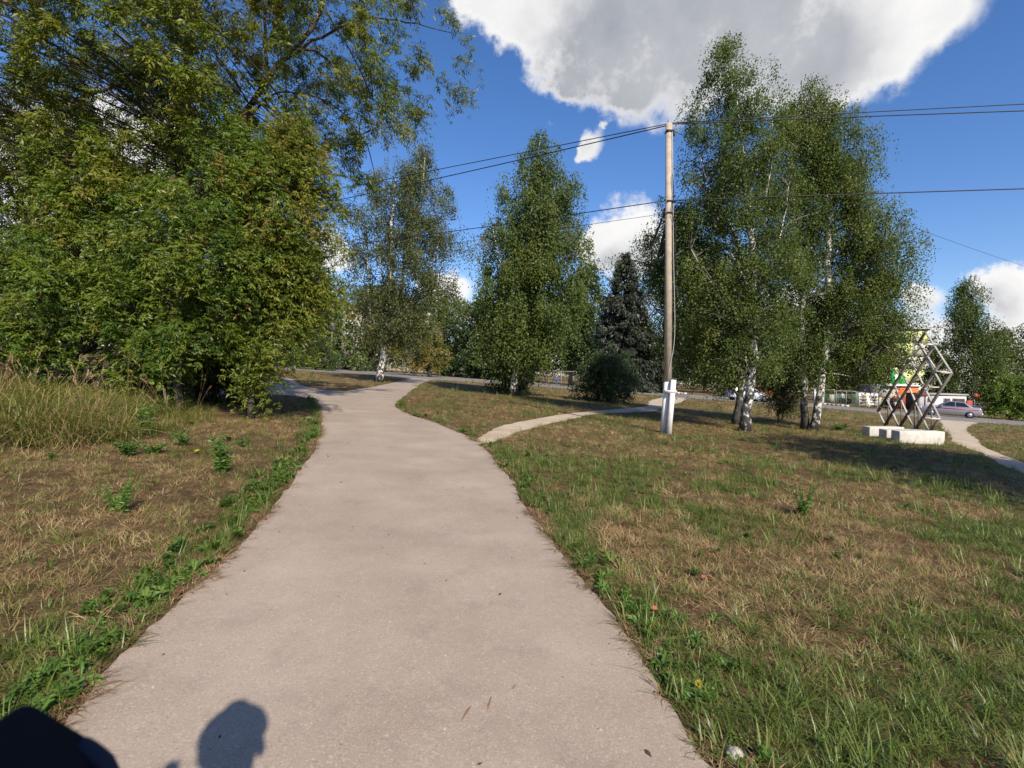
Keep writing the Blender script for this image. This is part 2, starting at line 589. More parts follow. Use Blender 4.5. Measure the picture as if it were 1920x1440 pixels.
M['white'] = solid('white_paint', (0.78, 0.78, 0.77), 0.5, var=0.08)
M['black'] = solid('black_cloth', (0.009, 0.009, 0.011), 0.85, var=0.3, scale=40, spec=0.2)
M['navy'] = solid('navy_trim', (0.012, 0.016, 0.035), 0.7, var=0.3, scale=30)
M['silver'] = solid('silver_car_paint', (0.40, 0.38, 0.40), 0.28, 0.55, var=0.05)
M['paleblue'] = solid('pale_car_paint', (0.56, 0.60, 0.68), 0.3, 0.3, var=0.05)
M['carblack'] = solid('black_car_paint', (0.03, 0.032, 0.04), 0.25, 0.2, var=0.1)
M['glass'] = solid('dark_glass', (0.015, 0.017, 0.02), 0.08, var=0.1, spec=0.6)
M['tyre'] = solid('tyre_rubber', (0.018, 0.018, 0.018), 0.9, var=0.2)
M['redlamp'] = solid('red_lamp', (0.42, 0.02, 0.03), 0.25, var=0.1)
M['redstripe'] = solid('red_stripe', (0.42, 0.03, 0.04), 0.4, var=0.1)
M['orange'] = solid('orange_wall', (0.62, 0.15, 0.03), 0.6, var=0.15)
M['brick_red'] = solid('dark_red_wall', (0.20, 0.035, 0.02), 0.7, var=0.2)
M['red_board'] = solid('red_board', (0.33, 0.06, 0.045), 0.7, var=0.2)
M['green_board'] = solid('green_board', (0.02, 0.34, 0.045), 0.5, var=0.1)
M['green_wall'] = solid('dark_green_wall', (0.012, 0.10, 0.035), 0.6, var=0.2)
M['grey_wall'] = solid('grey_wall', (0.36, 0.33, 0.29), 0.8, var=0.15)
M['cream'] = solid('cream_panel', (0.60, 0.55, 0.45), 0.85, var=0.12, scale=1.5, dirt=(0.48, 0.43, 0.35))
M['limepanel'] = solid('lime_panel', (0.56, 0.60, 0.25), 0.85, var=0.1, scale=1.5)
M['joint'] = solid('panel_joint', (0.22, 0.20, 0.18), 0.9, var=0.2)
M['white_wall'] = solid('white_wall', (0.72, 0.72, 0.73), 0.8, var=0.1, scale=2)
M['brown_dark'] = solid('dark_brown', (0.045, 0.028, 0.022), 0.7, var=0.3)
M['grey_door'] = solid('grey_door', (0.33, 0.32, 0.33), 0.6, var=0.1)
M['skin'] = solid('skin', (0.45, 0.27, 0.20), 0.55, var=0.1)
M['hair'] = solid('hair', (0.02, 0.014, 0.01), 0.7, var=0.3, scale=60)
M['blue_cloth'] = solid('blue_cloth', (0.03, 0.13, 0.42), 0.85, var=0.2)
M['white_cloth'] = solid('white_cloth', (0.75, 0.75, 0.73), 0.85, var=0.08)
M['yellow_cloth'] = solid('yellow_cloth', (0.60, 0.50, 0.20), 0.85, var=0.1)
M['fruit'] = solid('produce', (0.55, 0.33, 0.12), 0.7, var=0.5, scale=30)
M['stone'] = solid('stone', (0.40, 0.36, 0.31), 0.9, var=0.3, scale=30, dirt=(0.2, 0.17, 0.14))
M['gold_leaf'] = solid('fallen_yellow', (0.60, 0.36, 0.02), 0.7, var=0.2, scale=40)
M['rust_leaf'] = solid('fallen_red', (0.36, 0.10, 0.05), 0.7, var=0.3, scale=40)
M['cable'] = solid('cable', (0.012, 0.012, 0.014), 0.6, var=0.2)
M['insul'] = solid('pale_cable', (0.40, 0.38, 0.36), 0.6, var=0.1)

# ------------------------------------------------------------------ ground, paths, road


def smooth_line(pts, step=0.25, closed=False):
    """Catmull-Rom through points, resampled"""
    P = np.asarray(pts, float)
    out = []
    n = len(P)
    for i in range(n - 1):
        p0, p1, p2, p3 = P[max(i - 1, 0)], P[i], P[i + 1], P[min(i + 2, n - 1)]
        k = max(2, int(np.linalg.norm(p2 - p1) / step))
        for u in np.linspace(0, 1, k, endpoint=False):
            out.append(0.5 * ((2 * p1) + (-p0 + p2) * u + (2 * p0 - 5 * p1 + 4 * p2 - p3) * u * u + (-p0 + 3 * p1 - 3 * p2 + p3) * u ** 3))
    out.append(P[-1])
    return np.array(out)


def ribbon(name, Lp, Rp, mat, lift, n=90, wob=0.012, cols=3):
    """sheet between two edge lines given as ground points"""
    L, R = smooth_line(Lp, 0.1), smooth_line(Rp, 0.1)

    def rs(A, n):
        s = np.concatenate([[0], np.cumsum(np.linalg.norm(np.diff(A, axis=0), axis=1))])
        # denser near the start (the camera)
        u = np.linspace(0, 1, n) ** 1.6 * s[-1]
        return np.stack([np.interp(u, s, A[:, k]) for k in range(3)], 1)
    L, R = rs(L, n), rs(R, n)
    for A in (L, R):
        A[:, :2] += rng.normal(0, wob, (n, 2)) + 1.6 * wob * np.stack([np.sin(np.arange(n) * 0.31) + np.sin(np.arange(n) * 0.13), np.cos(np.arange(n) * 0.22)], 1)
    rows = [L + (R - L) * k / cols for k in range(cols + 1)]
    V = np.stack(rows, 1)
    V[:, :, 2] = gz(V[:, :, 0]) + lift
    idx = np.arange(n * (cols + 1)).reshape(n, cols + 1)
    q = np.stack([idx[:-1, :-1], idx[:-1, 1:], idx[1:, 1:], idx[1:, :-1]], -1).reshape(-1, 4)
    mb = MB().add(V.reshape(-1, 3), quads=q)
    o = mb.build(name, mat)
    o['kind'] = 'structure'
    return L, R


def gp(lst):
    return [G(x, y) for x, y in lst]


# the ground: one sheet, the site's even slope
mb = MB()
k = 41
gx = np.concatenate([-np.geomspace(1, 420, 20)[::-1], [0], np.geomspace(1, 420, 20)])
X, Y = np.meshgrid(gx, np.concatenate([-np.geomspace(1, 60, 10)[::-1], np.geomspace(1, 700, 31)]), indexing='ij')
V = np.stack([X, Y, gz(X)], -1)
idx = np.arange(V.shape[0] * V.shape[1]).reshape(V.shape[:2])
q = np.stack([idx[:-1, :-1], idx[1:, :-1], idx[1:, 1:], idx[:-1, 1:]], -1).reshape(-1, 4)
mb.add(V.reshape(-1, 3), quads=q)
tag(mb.build('ground', M['ground']), kind='structure')

back = np.array([-0.2, -2.2, 0])
pathL = [np.array([-1.25, -2.5, 0.0]), np.array([-1.25, 0.6, 0.0])] + gp([(135, 1345), (200, 1260), (300, 1170), (400, 1065), (470, 1000), (530, 930), (575, 868), (602, 812), (604, 783), (598, 760), (603, 745), (640, 735), (690, 727), (740, 717), (775, 708), (790, 704)])
pathR = [np.array([0.95, -2.5, 0.0]), np.array([0.95, 0.6, 0.0])] + gp([(1335, 1440), (1250, 1310), (1180, 1210), (1120, 1130), (1060, 1050), (1010, 985), (975, 930), (940, 880), (905, 840), (870, 815), (820, 795), (765, 776), (741, 762), (744, 754), (760, 742), (778, 728), (800, 715), (830, 709)])
PL, PR = ribbon('footpath', pathL, pathR, M['path'], 0.008, n=520, wob=0.010)
sideU = gp([(300, 706), (450, 706), (537, 709), (560, 720), (590, 728), (617, 732), (650, 734)])
sideL = gp([(300, 745), (450, 742), (530, 741), (560, 744), (580, 746), (600, 752), (625, 760)])
ribbon('side_footpath', sideL, sideU, M['path'], 0.004, n=40)
trU = gp([(870, 832), (886, 823), (932, 801), (982, 789), (1048, 778), (1096, 773), (1162, 767), (1210, 761), (1221, 751), (1245, 744), (1262, 741)])
trL = gp([(880, 842), (893, 831), (919, 829), (952, 817), (987, 805), (1026, 795), (1079, 785), (1127, 776), (1210, 772), (1243, 765), (1290, 748)])
TL, TU = ribbon('dirt_trail', trL, trU, M['dirt'], 0.004, n=80, wob=0.03)
r2L = gp([(1755, 786), (1762, 791), (1775, 808), (1785, 829), (1819, 842), (1850, 855), (1920, 887), (2050, 940)])
r2R = gp([(1840, 792), (1822, 796), (1817, 810), (1827, 825), (1851, 841), (1885, 855), (1920, 868), (2050, 905)])
T2L, T2R = ribbon('dirt_trail.001', r2L, r2R, M['dirt'], 0.004, n=60, wob=0.04)
rdN = gp([(200, 683), (420, 688), (531, 693), (617, 698), (704, 703), (800, 711), (900, 717), (991, 723), (1068, 729), (1177, 737), (1277, 746), (1355, 751), (1430, 756), (1515, 763), (1600, 770), (1655, 775), (1762, 787), (1819, 791), (1920, 799), (2060, 812)])
rdF = gp([(200, 675), (420, 680), (529, 685), (617, 690), (687, 694.5), (771, 700), (833, 705), (900, 708), (989, 715), (1063, 721), (1188, 732), (1287, 739.5), (1355, 744), (1430, 749), (1515, 756.5), (1600, 764), (1655, 769), (1760, 778), (1808, 781.5), (1920, 791), (2060, 802)])
RN, RF = ribbon('road', rdN, rdF, M['road'], 0.012, n=70, wob=0.03)


# kerb: whitewashed blocks along the far edge of the road, each a part
kerb = thing('kerb', 'broken row of whitewashed kerb blocks on the far edge of the road', 'kerb', G(1258, 738))
kb = np.array(kerb.location)
for (x0, x1, n) in ((1229, 1288, 9), (1525, 1592, 8)):
    for i in range(n):
        ua, ub = x0 + (x1 - x0) * i / n, x0 + (x1 - x0) * (i + 0.93) / n
        yf = lambda x: np.interp(x, [1188, 1287, 1355, 1430, 1515, 1600], [732, 739.5, 744, 749, 756.5, 764]) - 0.4
        a, bb = G(ua, yf(ua)), G(ub, yf(ub))
        mb = MB()
        a = a + [0, 0, 0.07]
        bb = bb + [0, 0, 0.07]
        mb.bar(a, bb, 0.18, 0.2)
        mb.build('kerb_block', M['whitewash'] if not (x0 == 1525 and i in (3, 4, 5)) else M['concrete'], kerb, kb)

# ------------------------------------------------------------------ grass, weeds and straw (scattered as stuff)


def inpoly(P, poly):
    x, y = P[:, 0], P[:, 1]
    px, py = poly[:, 0], poly[:, 1]
    ins = np.zeros(len(P), bool)
    j = len(poly) - 1
    for i in range(len(poly)):
        cnd = ((py[i] > y) != (py[j] > y)) & (x < (px[j] - px[i]) * (y - py[i]) / (py[j] - py[i] + 1e-12) + px[i])
        ins ^= cnd
        j = i
    return ins


def lineset(*ls):
    return np.vstack(ls)[:, :2]


POLY = [np.vstack([PL, PR[::-1]])[:, :2], np.vstack([TL, TU[::-1]])[:, :2], np.vstack([T2L, T2R[::-1]])[:, :2], np.vstack([RN, RF[::-1]])[:, :2]]
sL, sU = smooth_line(sideL, 0.2), smooth_line(sideU, 0.2)
POLY.append(np.vstack([sL, sU[::-1]])[:, :2])
pe = lineset(smooth_line(PL, 0.06), smooth_line(PR, 0.06))


def edge_dist(P, E):
    d = np.full(len(P), 1e9)
    for i in range(0, len(P), 20000):
        q = P[i:i + 20000, None, :2] - E[None, :, :]
        d[i:i + 20000] = np.sqrt((q ** 2).sum(-1).min(1))
    return d


_perm = rng.random((256, 256))


def vnoise(P, s, seed=0):
    x, y = P[:, 0] / s + 37.3 + seed * 11.7, P[:, 1] / s + 91.1 + seed * 5.3
    xi, yi = np.floor(x).astype(int), np.floor(y).astype(int)
    fx, fy = x - xi, y - yi
    fx, fy = fx * fx * (3 - 2 * fx), fy * fy * (3 - 2 * fy)
    g = lambda a, b_: _perm[a % 256, b_ % 256]
    return (g(xi, yi) * (1 - fx) + g(xi + 1, yi) * fx) * (1 - fy) + (g(xi, yi + 1) * (1 - fx) + g(xi + 1, yi + 1) * fx) * fy


def fbm(P, s, seed=0):
    return 0.55 * vnoise(P, s, seed) + 0.3 * vnoise(P, s * 0.45, seed + 3) + 0.15 * vnoise(P, s * 0.2, seed + 6)


def scatter(d0, d1, per_m2):
    """points on the ground inside the camera's wedge (with margin), between two depths"""
    area = (d1 * d1 - d0 * d0) * 1.12
    n = int(area * per_m2)
    D = np.sqrt(rng.random(n) * (d1 * d1 - d0 * d0) + d0 * d0)
    X = (rng.random(n) * 2 - 1) * D * 1.12
    P = np.stack([X, D, gz(X)], 1)
    keep = np.ones(n, bool)
    for po in POLY:
        keep &= ~inpoly(P, po)
    return P[keep]


def blades(n, rad, h, w, lean, bend, seg=3, flat=0.0, hvar=0.4):
    """tuft of n grass blades"""
    mb = MB()
    for i in range(n):
        a = random.random() * 6.283
        r = rad * math.sqrt(random.random())
        base = np.array([math.cos(a) * r, math.sin(a) * r, -0.005])
        az = a + random.gauss(0, 0.9)
        out = np.array([math.cos(az), math.sin(az), 0])
        side = np.array([-out[1], out[0], 0])
        L = h * (1 - hvar + random.random() * 2 * hvar)
        ln = abs(random.gauss(lean, 0.25))
        pts, ang = [base], ln
        for s in range(seg):
            ang = min(ang + bend * random.random() * (s + 1) * 0.5, 1.75)
            if flat:
                ang = (1.2 + 0.4 * random.random()) if flat == 1 else 1.5 + 0.12 * random.random()
            pts.append(pts[-1] + (out * math.sin(ang) + np.array([0, 0, math.cos(ang)])) * L / seg)
            if pts[-1][2] < 0.004:
                pts[-1][2] = 0.004 + random.random() * 0.02
        v, qd, tr = [], [], []
        for s in range(seg):
            ww = w * (1 - (s / seg) ** 1.5 * 0.75) / 2
            v += [pts[s] - side * ww, pts[s] + side * ww]
        v.append(pts[-1])
        for s in range(seg - 1):
            qd.append([2 * s, 2 * s + 1, 2 * s + 3, 2 * s + 2])
        tr = [[2 * seg - 2, 2 * seg - 1, 2 * seg]]
        mb.add(v, quads=qd, tris=tr, tint=random.random())
    return mb


def rosette(n, L, w, lift):
    """broad-leaved weed rosette"""
    mb = MB()
    for i in range(n):
        az = i * 2.4 + random.gauss(0, 0.3)
        out = np.array([math.cos(az), math.sin(az), 0])
        side = np.array([-out[1], out[0], 0])
        l = L * random.uniform(0.55, 1.1)
        up = lift * random.uniform(0.5, 1.3)
        wd_ = w * random.uniform(0.7, 1.2)
        prof = [(0.0, 0.18, 0.0), (0.3, 0.55, 0.55), (0.6, 1.0, 0.95), (0.85, 0.7, 1.0), (1.0, 0.05, 0.85)]
        v = []
        for u, ww, hz in prof:
            cpt = out * u * l * math.cos(up * 0.8) + np.array([0, 0, 0.01 + hz * l * math.sin(up)])
            v += [cpt - side * wd_ * ww / 2 + np.array([0, 0, 0.012 * ww]), cpt, cpt + side * wd_ * ww / 2 + np.array([0, 0, 0.012 * ww])]
        qd = []
        for s in range(len(prof) - 1):
            for k_ in (0, 1):
                qd.append([3 * s + k_, 3 * s + k_ + 1, 3 * s + k_ + 4, 3 * s + k_ + 3])
        mb.add(v, quads=qd, tint=random.random())
    return mb


def leafy(n, h, L, w):
    """upright little leafy herb"""
    mb = MB()
    for s in range(n):
        a = random.random() * 6.28
        tip = np.array([math.cos(a) * h * 0.35, math.sin(a) * h * 0.35, h * random.uniform(0.6, 1.1)])
        for k_ in range(7):
            u = 0.2 + 0.8 * k_ / 6
            p = tip * u
            az = k_ * 2.4 + a
            d = np.array([math.cos(az), math.sin(az), 0.35])
            sd = np.array([-d[1], d[0], 0])
            l = L * (1.15 - 0.5 * u)
            mb.add([p, p + d * l * 0.5 - sd * w / 2, p + d * l, p + d * l * 0.5 + sd * w / 2], quads=[[0, 1, 2, 3]], tint=random.random())
    return mb


def gn_scatter(name, P, variants, scale, mat_list=None, tilt=0.15, label=None, idx=None):
    """one 'stuff' object: geometry nodes put the small plants on prepared points"""
    coll = bpy.data.collections.new(name + '_sources')
    for i, (mb, mat) in enumerate(variants):
        o = mb.build('source_%02d_%s' % (i, name), mat, link=False)
        coll.objects.link(o)
    n = len(P)
    me = bpy.data.meshes.new(name)
    me.vertices.add(n)
    me.vertices.foreach_set('co', P.astype(np.float32).ravel())
    rot = np.stack([rng.normal(0, tilt, n), rng.normal(0, tilt, n), rng.random(n) * 6.283], 1).astype(np.float32)
    at = me.attributes.new('rot', 'FLOAT_VECTOR', 'POINT')
    at.data.foreach_set('vector', rot.ravel())
    at = me.attributes.new('scl', 'FLOAT', 'POINT')
    at.data.foreach_set('value', np.asarray(scale, np.float32))
    at = me.attributes.new('pick', 'INT', 'POINT')
    at.data.foreach_set('value', (rng.integers(0, len(variants), n) if idx is None else idx).astype(np.int32))
    o = bpy.data.objects.new(name, me)
    COL.objects.link(o)
    ng = bpy.data.node_groups.new(name + '_scatter', 'GeometryNodeTree')
    ng.interface.new_socket('Geometry', in_out='INPUT', socket_type='NodeSocketGeometry')
    ng.interface.new_socket('Geometry', in_out='OUTPUT', socket_type='NodeSocketGeometry')
    gi, go = ng.nodes.new('NodeGroupInput'), ng.nodes.new('NodeGroupOutput')
    ci = ng.nodes.new('GeometryNodeCollectionInfo')
    ci.inputs['Collection'].default_value = coll
    ci.inputs['Separate Children'].default_value = True
    ci.inputs['Reset Children'].default_value = True
    ip = ng.nodes.new('GeometryNodeInstanceOnPoints')
    ip.inputs['Pick Instance'].default_value = True

    def na(nm, ty):
        a = ng.nodes.new('GeometryNodeInputNamedAttribute')
        a.data_type = ty
        a.inputs['Name'].default_value = nm
        return next(s for s in a.outputs if s.enabled and s.name == 'Attribute')
    lk = ng.links.new
    lk(gi.outputs[0], ip.inputs['Points'])
    lk(ci.outputs[0], ip.inputs['Instance'])
    lk(na('pick', 'INT'), ip.inputs['Instance Index'])
    lk(na('rot', 'FLOAT_VECTOR'), ip.inputs['Rotation'])
    lk(na('scl', 'FLOAT'), ip.inputs['Scale'])
    lk(ip.outputs[0], go.inputs[0])
    md = o.modifiers.new('scatter', 'NODES')
    md.node_group = ng
    o['kind'] = 'stuff'
    if label:
        o['label'] = label
    return o


M['green_blade'] = leafmat('green_blade', [(0.0, (0.045, 0.085, 0.014)), (0.35, (0.09, 0.14, 0.022)), (0.7, (0.155, 0.195, 0.04)), (1.0, (0.27, 0.25, 0.09))], 0.25, 0.4, True)
M['dry_blade'] = leafmat('dry_blade', [(0.0, (0.14, 0.078, 0.036)), (0.4, (0.32, 0.205, 0.092)), (0.8, (0.50, 0.365, 0.175)), (1.0, (0.62, 0.50, 0.29))], 0.2, 0.6, True, tcol=(1, 0.9, 0.7))
M['red_straw'] = leafmat('red_straw', [(0.0, (0.16, 0.075, 0.04)), (0.5, (0.28, 0.155, 0.085)), (1.0, (0.42, 0.30, 0.18))], 0.15, 0.6, True, tcol=(1, 0.9, 0.7))
M['tall_blade'] = leafmat('tall_blade', [(0.0, (0.085, 0.125, 0.022)), (0.5, (0.17, 0.20, 0.04)), (1.0, (0.33, 0.27, 0.10))], 0.28, 0.45, True)

green_v = [(blades(22, 0.05, 0.085, 0.0042, 0.45, 0.75), M['green_blade']), (blades(16, 0.06, 0.12, 0.005, 0.6, 0.8), M['green_blade']),
           (blades(26, 0.07, 0.065, 0.0038, 0.55, 0.6), M['green_blade']), (blades(12, 0.03, 0.16, 0.006, 0.4, 0.8), M['green_blade'])]
dry_v = [(blades(22, 0.08, 0.10, 0.0032, 1.2, 0.4, flat=1), M['dry_blade']), (blades(18, 0.06, 0.10, 0.0040, 0.75, 0.7), M['dry_blade']), (blades(12, 0.05, 0.13, 0.0042, 0.6, 0.8), M['tall_blade']),
         (blades(26, 0.1, 0.14, 0.003, 1.3, 0.3, flat=1), M['dry_blade'])]
straw_v = [(blades(10, 0.05, 0.11, 0.0038, 1.4, 0.2, flat=2), M['red_straw']), (blades(14, 0.07, 0.07, 0.0042, 1.4, 0.2, flat=2), M['red_straw']), (blades(2, 0.04, 0.15, 0.004, 1.4, 0.1, flat=2), M['dry_blade'])]
weed_v = [(rosette(10, 0.10, 0.030, 0.35), M['weed_leaf']), (rosette(13, 0.075, 0.036, 0.6), M['weed_leaf']), (leafy(8, 0.09, 0.05, 0.024), M['weed_leaf']), (rosette(9, 0.12, 0.026, 0.6), M['weed_leaf']), (leafy(12, 0.06, 0.04, 0.026), M['weed_leaf']), (leafy(10, 0.08, 0.032, 0.018), M['weed_leaf'])]

rings = [(0.75, 3.0, 560, 0.92), (3.0, 6.0, 340, 1.0), (6.0, 11.0, 160, 1.12), (11.0, 20.0, 62, 1.3), (20.0, 36.0, 20, 1.7), (36.0, 60.0, 4.5, 2.4)]
gP, gS, dP, dS, wP, wS = [], [], [], [], [], []
for d0, d1, den, s in rings:
    P = scatter(d0, d1, den)
    ed = edge_dist(P, pe) if d0 < 30 else np.full(len(P), 9.0)
    leftside = P[:, 0] < np.interp(P[:, 1], PL[:, 1], PL[:, 0])
    g = fbm(P, 1.9) * 0.6 + fbm(P, 0.5, 5) * 0.4
    # green amount: lush along the path edge, patchy elsewhere; the left verge is mostly straw
    green = np.clip((g - 0.48) * 8 + 0.48, 0.06, 1)
    green = np.where(leftside, np.clip((g - 0.53) * 4, 0.05, 0.8), green)
    green = np.maximum(green, np.clip(1.25 - ed / np.where(leftside, 0.42, 0.36), 0, 1))
    green = np.where(P[:, 1] > 9, green * 0.62, green)
    bare = np.exp(-(((P[:, 0] - 1.45) / 0.75) ** 2 + ((P[:, 1] - 3.7) / 0.75) ** 2)) + np.exp(-(((P[:, 0] - 3.0) / 1.2) ** 2 + ((P[:, 1] - 4.6) / 0.7) ** 2)) * 0.7
    green *= 1 - 0.8 * np.clip(bare, 0, 1) * (ed > 0.3)
    u = rng.random(len(P))
    isg = u < green * 0.8
    isd = (~isg) & (u < 0.35 + 0.6 * rng.random(len(P)))
    soil = (fbm(P, 1.3, 17) * 0.7 + fbm(P, 0.4, 23) * 0.3 > 0.545) & (rng.random(len(P)) < 0.55) & (ed > 0.35)
    isd &= ~soil
    isg &= ~(soil & (rng.random(len(P)) < 0.7))
    isd &= (ed > 0.04)
    isg &= ed > 0.03
    hs_ = s * rng.uniform(0.5, 1.15, len(P)) * np.where(leftside, 0.9, 1.0)
    gP.append(P[isg]); gS.append(hs_[isg])
    dP.append(P[isd]); dS.append(hs_[isd])
    if d0 < 20:
        Pw = scatter(d0, d1, den * 0.09)
        e2 = edge_dist(Pw, pe)
        ls = Pw[:, 0] < np.interp(Pw[:, 1], PL[:, 1], PL[:, 0])
        pr = np.clip(1.3 - e2 / np.where(ls, 0.4, 0.25), 0, 1) * np.where(ls, 1.0, 0.75) + 0.10 * (fbm(Pw, 1.5, 9) > 0.55)
        kk = (rng.random(len(Pw)) < pr) & (e2 > 0.05)
        wP.append(Pw[kk]); wS.append((s * rng.uniform(0.55, 1.15, len(Pw)))[kk])
        if d0 < 12:   # an extra fringe of weeds and grass hugging the edge of the asphalt
            k_ = int((1500 if d0 < 3 else 1300 if d0 < 6 else 900))
            i = rng.integers(0, len(pe), k_ * 8)
            E = pe[i]
            E = E[(E[:, 1] > d0) & (E[:, 1] < d1)][:k_]
            off = rng.gamma(2.0, 0.07, len(E)) + 0.05
            sg = np.where(E[:, 0] < np.interp(E[:, 1], PL[:, 1], (PL[:, 0] + PR[:, 0]) / 2), -1, 1)
            Pw = np.stack([E[:, 0] + sg * off, E[:, 1] + rng.normal(0, 0.03, len(E)), np.zeros(len(E))], 1)
            Pw[:, 2] = gz(Pw[:, 0])
            keep = (rng.random(len(Pw)) < np.where(sg < 0, 0.8, 0.3)) & (fbm(Pw, 0.5, 13) > 0.43)
            for po in POLY:
                keep &= ~inpoly(Pw, po)
            wP.append(Pw[keep]); wS.append(rng.uniform(0.32, 0.8, keep.sum()))
gn_scatter('green_grass', np.vstack(gP), green_v, np.concatenate(gS), label='patchy short green grass on both verges of the footpath')
gn_scatter('dry_grass', np.vstack(dP), dry_v, np.concatenate(dS), label='straw coloured dried grass lying over both verges')
gn_scatter('weeds', np.vstack(wP), weed_v, np.concatenate(wS), label='low broad-leaved weeds along the edges of the footpath')
# straw blown against the very edge of the asphalt, partly onto it
i = rng.integers(0, len(pe), 24000)
E = pe[i]
E = E[(E[:, 1] > 0.5) & (E[:, 1] < 16)]
clp = vnoise(E, 0.35, 4)
E = E[rng.random(len(E)) < np.clip(clp * 1.6 - 0.35, 0.05, 1)]
mx_ = np.interp(E[:, 1], PL[:, 1], (PL[:, 0] + PR[:, 0]) / 2)
E = E + rng.normal(0, 0.03, E.shape)
E[:, 0] += np.sign(E[:, 0] - mx_) * (0.015 + np.abs(rng.normal(0.0, 0.065, len(E))))
Ps = np.stack([E[:, 0], E[:, 1], gz(E[:, 0]) + 0.010], 1)
gn_scatter('straw_litter', Ps, straw_v, rng.uniform(0.5, 1.1, len(Ps)), tilt=0.05, label='reddish straw and dry stalks littering the edges of the asphalt')

# grit, seeds and leaf crumbs on the asphalt
n = 900
P = np.stack([rng.uniform(-3, 3, n), rng.uniform(0.9, 9.0, n), np.zeros(n)], 1)
P = P[inpoly(P, POLY[0])]
P[:, 2] = gz(P[:, 0]) + 0.009


def crumb(sx_, sy_, sz_):
    v = np.array([[1, 0, 0], [0, 1, 0], [-1, 0, 0], [0, -1, 0], [0, 0, 1]], float) * [sx_, sy_, sz_] * rng.uniform(0.7, 1.3, (5, 3))
    return MB().add(v, tris=[[0, 1, 4], [1, 2, 4], [2, 3, 4], [3, 0, 4]], tint=rng.random())


gn_scatter('path_grit', P, [(crumb(.004, .003, .003), M['stone']), (crumb(.009, .004, .003), M['bark']), (crumb(.005, .005, .004), M['stone']), (crumb(.018, .002, .002), M['red_straw'])],
           rng.gamma(2.0, 0.45, len(P)), tilt=0.05, label='grit and dry crumbs scattered on the asphalt path')

# tall meadow grass on the left, below the shrubs
tall_v = [(blades(26, 0.10, 0.75, 0.008, 0.25, 0.75, seg=5), M['tall_blade']), (blades(22, 0.12, 0.6, 0.008, 0.45, 0.8, seg=5), M['tall_blade']), (blades(22, 0.12, 0.62, 0.006, 0.4, 0.6, seg=5), M['dry_blade'])]
n = 2600
P = np.stack([rng.uniform(-13.0, -5.6, n), rng.uniform(6.6, 12.0, n), np.zeros(n)], 1)
px, py, dz = project(P)
lim = np.interp(px, [-200, 0, 120, 240, 330, 420], [905, 880, 835, 810, 790, 765])
yy = 649 + 0.067 * (px - 250) + CAMH * FPX / P[:, 1]
ok = (yy < lim + rng.normal(0, 16, n)) & (px < 400) & (px > -200)
P = P[ok]
P[:, 2] = gz(P[:, 0])
px = px[ok]
sl = np.interp(px, [-200, 0, 200, 330, 420], [1.6, 1.5, 1.2, 0.8, 0.4]) * rng.uniform(0.7, 1.15, len(P))
gn_scatter('tall_grass', P, tall_v, sl, tilt=0.12, label='tall arching meadow grass in front of the shrubs')
n = 60
P = np.stack([rng.uniform(-12.0, -6.4, n), rng.uniform(7.8, 10.8, n), np.zeros(n)], 1)
P[:, 2] = gz(P[:, 0])


def reed():
    mb = MB()
    for i in range(3):
        a, h = random.random() * 6.28, random.uniform(0.9, 1.35)
        tip = np.array([math.cos(a) * 0.22, math.sin(a) * 0.22, h])
        pts = [np.zeros(3), tip * 0.5 * [0.6, 0.6, 1.05], tip * 0.85 * [0.8, 0.8, 1.03], tip]
        mb.tube(pts, [0.003, 0.0025, 0.002, 0.001], 3, tint=0.6)
        for k_ in range(14):
            p = pts[2] + (pts[3] - pts[2]) * (k_ / 14)
            d = np.array([random.gauss(0, 0.02), random.gauss(0, 0.02), 0.04])
            sd = np.array([0.004, 0.003, 0])
            mb.add([p, p + d * 0.5 - sd, p + d, p + d * 0.5 + sd], quads=[[0, 1, 2, 3]], tint=random.random())
    return mb


gn_scatter('seed_stalks', P, [(reed(), M['red_straw']), (reed(), M['dry_blade'])], rng.uniform(0.55, 1.05, n), tilt=0.2, label='dry brown seed stalks standing above the tall grass')
bpy.data.objects['seed_stalks'].name = 'seed_grass'

# ------------------------------------------------------------------ trees


def rand_unit(n):
    v = rng.normal(size=(n, 3))
    return v / np.linalg.norm(v, axis=1)[:, None]


def add_leaves(mb, C, D, L, wr, tint, fold=0.12):
    """diamond leaves: base C, direction D, length L, width ratio wr"""
    n = len(C)
    R = rand_unit(n) * 0.75 + np.array([0.25, -0.55, 0.75])      # blades tend to face the light
    S = np.cross(D, R)
    S /= np.linalg.norm(S, axis=1)[:, None] + 1e-9
    Nn = np.cross(S, D)
    L = L[:, None]
    tip = C + D * L
    mid = C + D * L * 0.42
    a = mid + S * L * wr * 0.5 + Nn * L * fold
    b_ = mid - S * L * wr * 0.5 + Nn * L * fold
    V = np.stack([C, a, tip, b_], 1).reshape(-1, 3)
    q = np.arange(4 * n).reshape(n, 4)
    mb.add(V, quads=q, tint=np.repeat(np.clip(tint, 0, 1), 4))


def resample(pts, n):
    P = smooth_line(pts, max(0.02, np.linalg.norm(np.diff(pts, axis=0), axis=1).sum() / (n * 1.5)))
    s = np.concatenate([[0], np.cumsum(np.linalg.norm(np.diff(P, axis=0), axis=1))])
    u = np.linspace(0, s[-1], n)
    return np.stack([np.interp(u, s, P[:, k_]) for k_ in range(3)], 1)


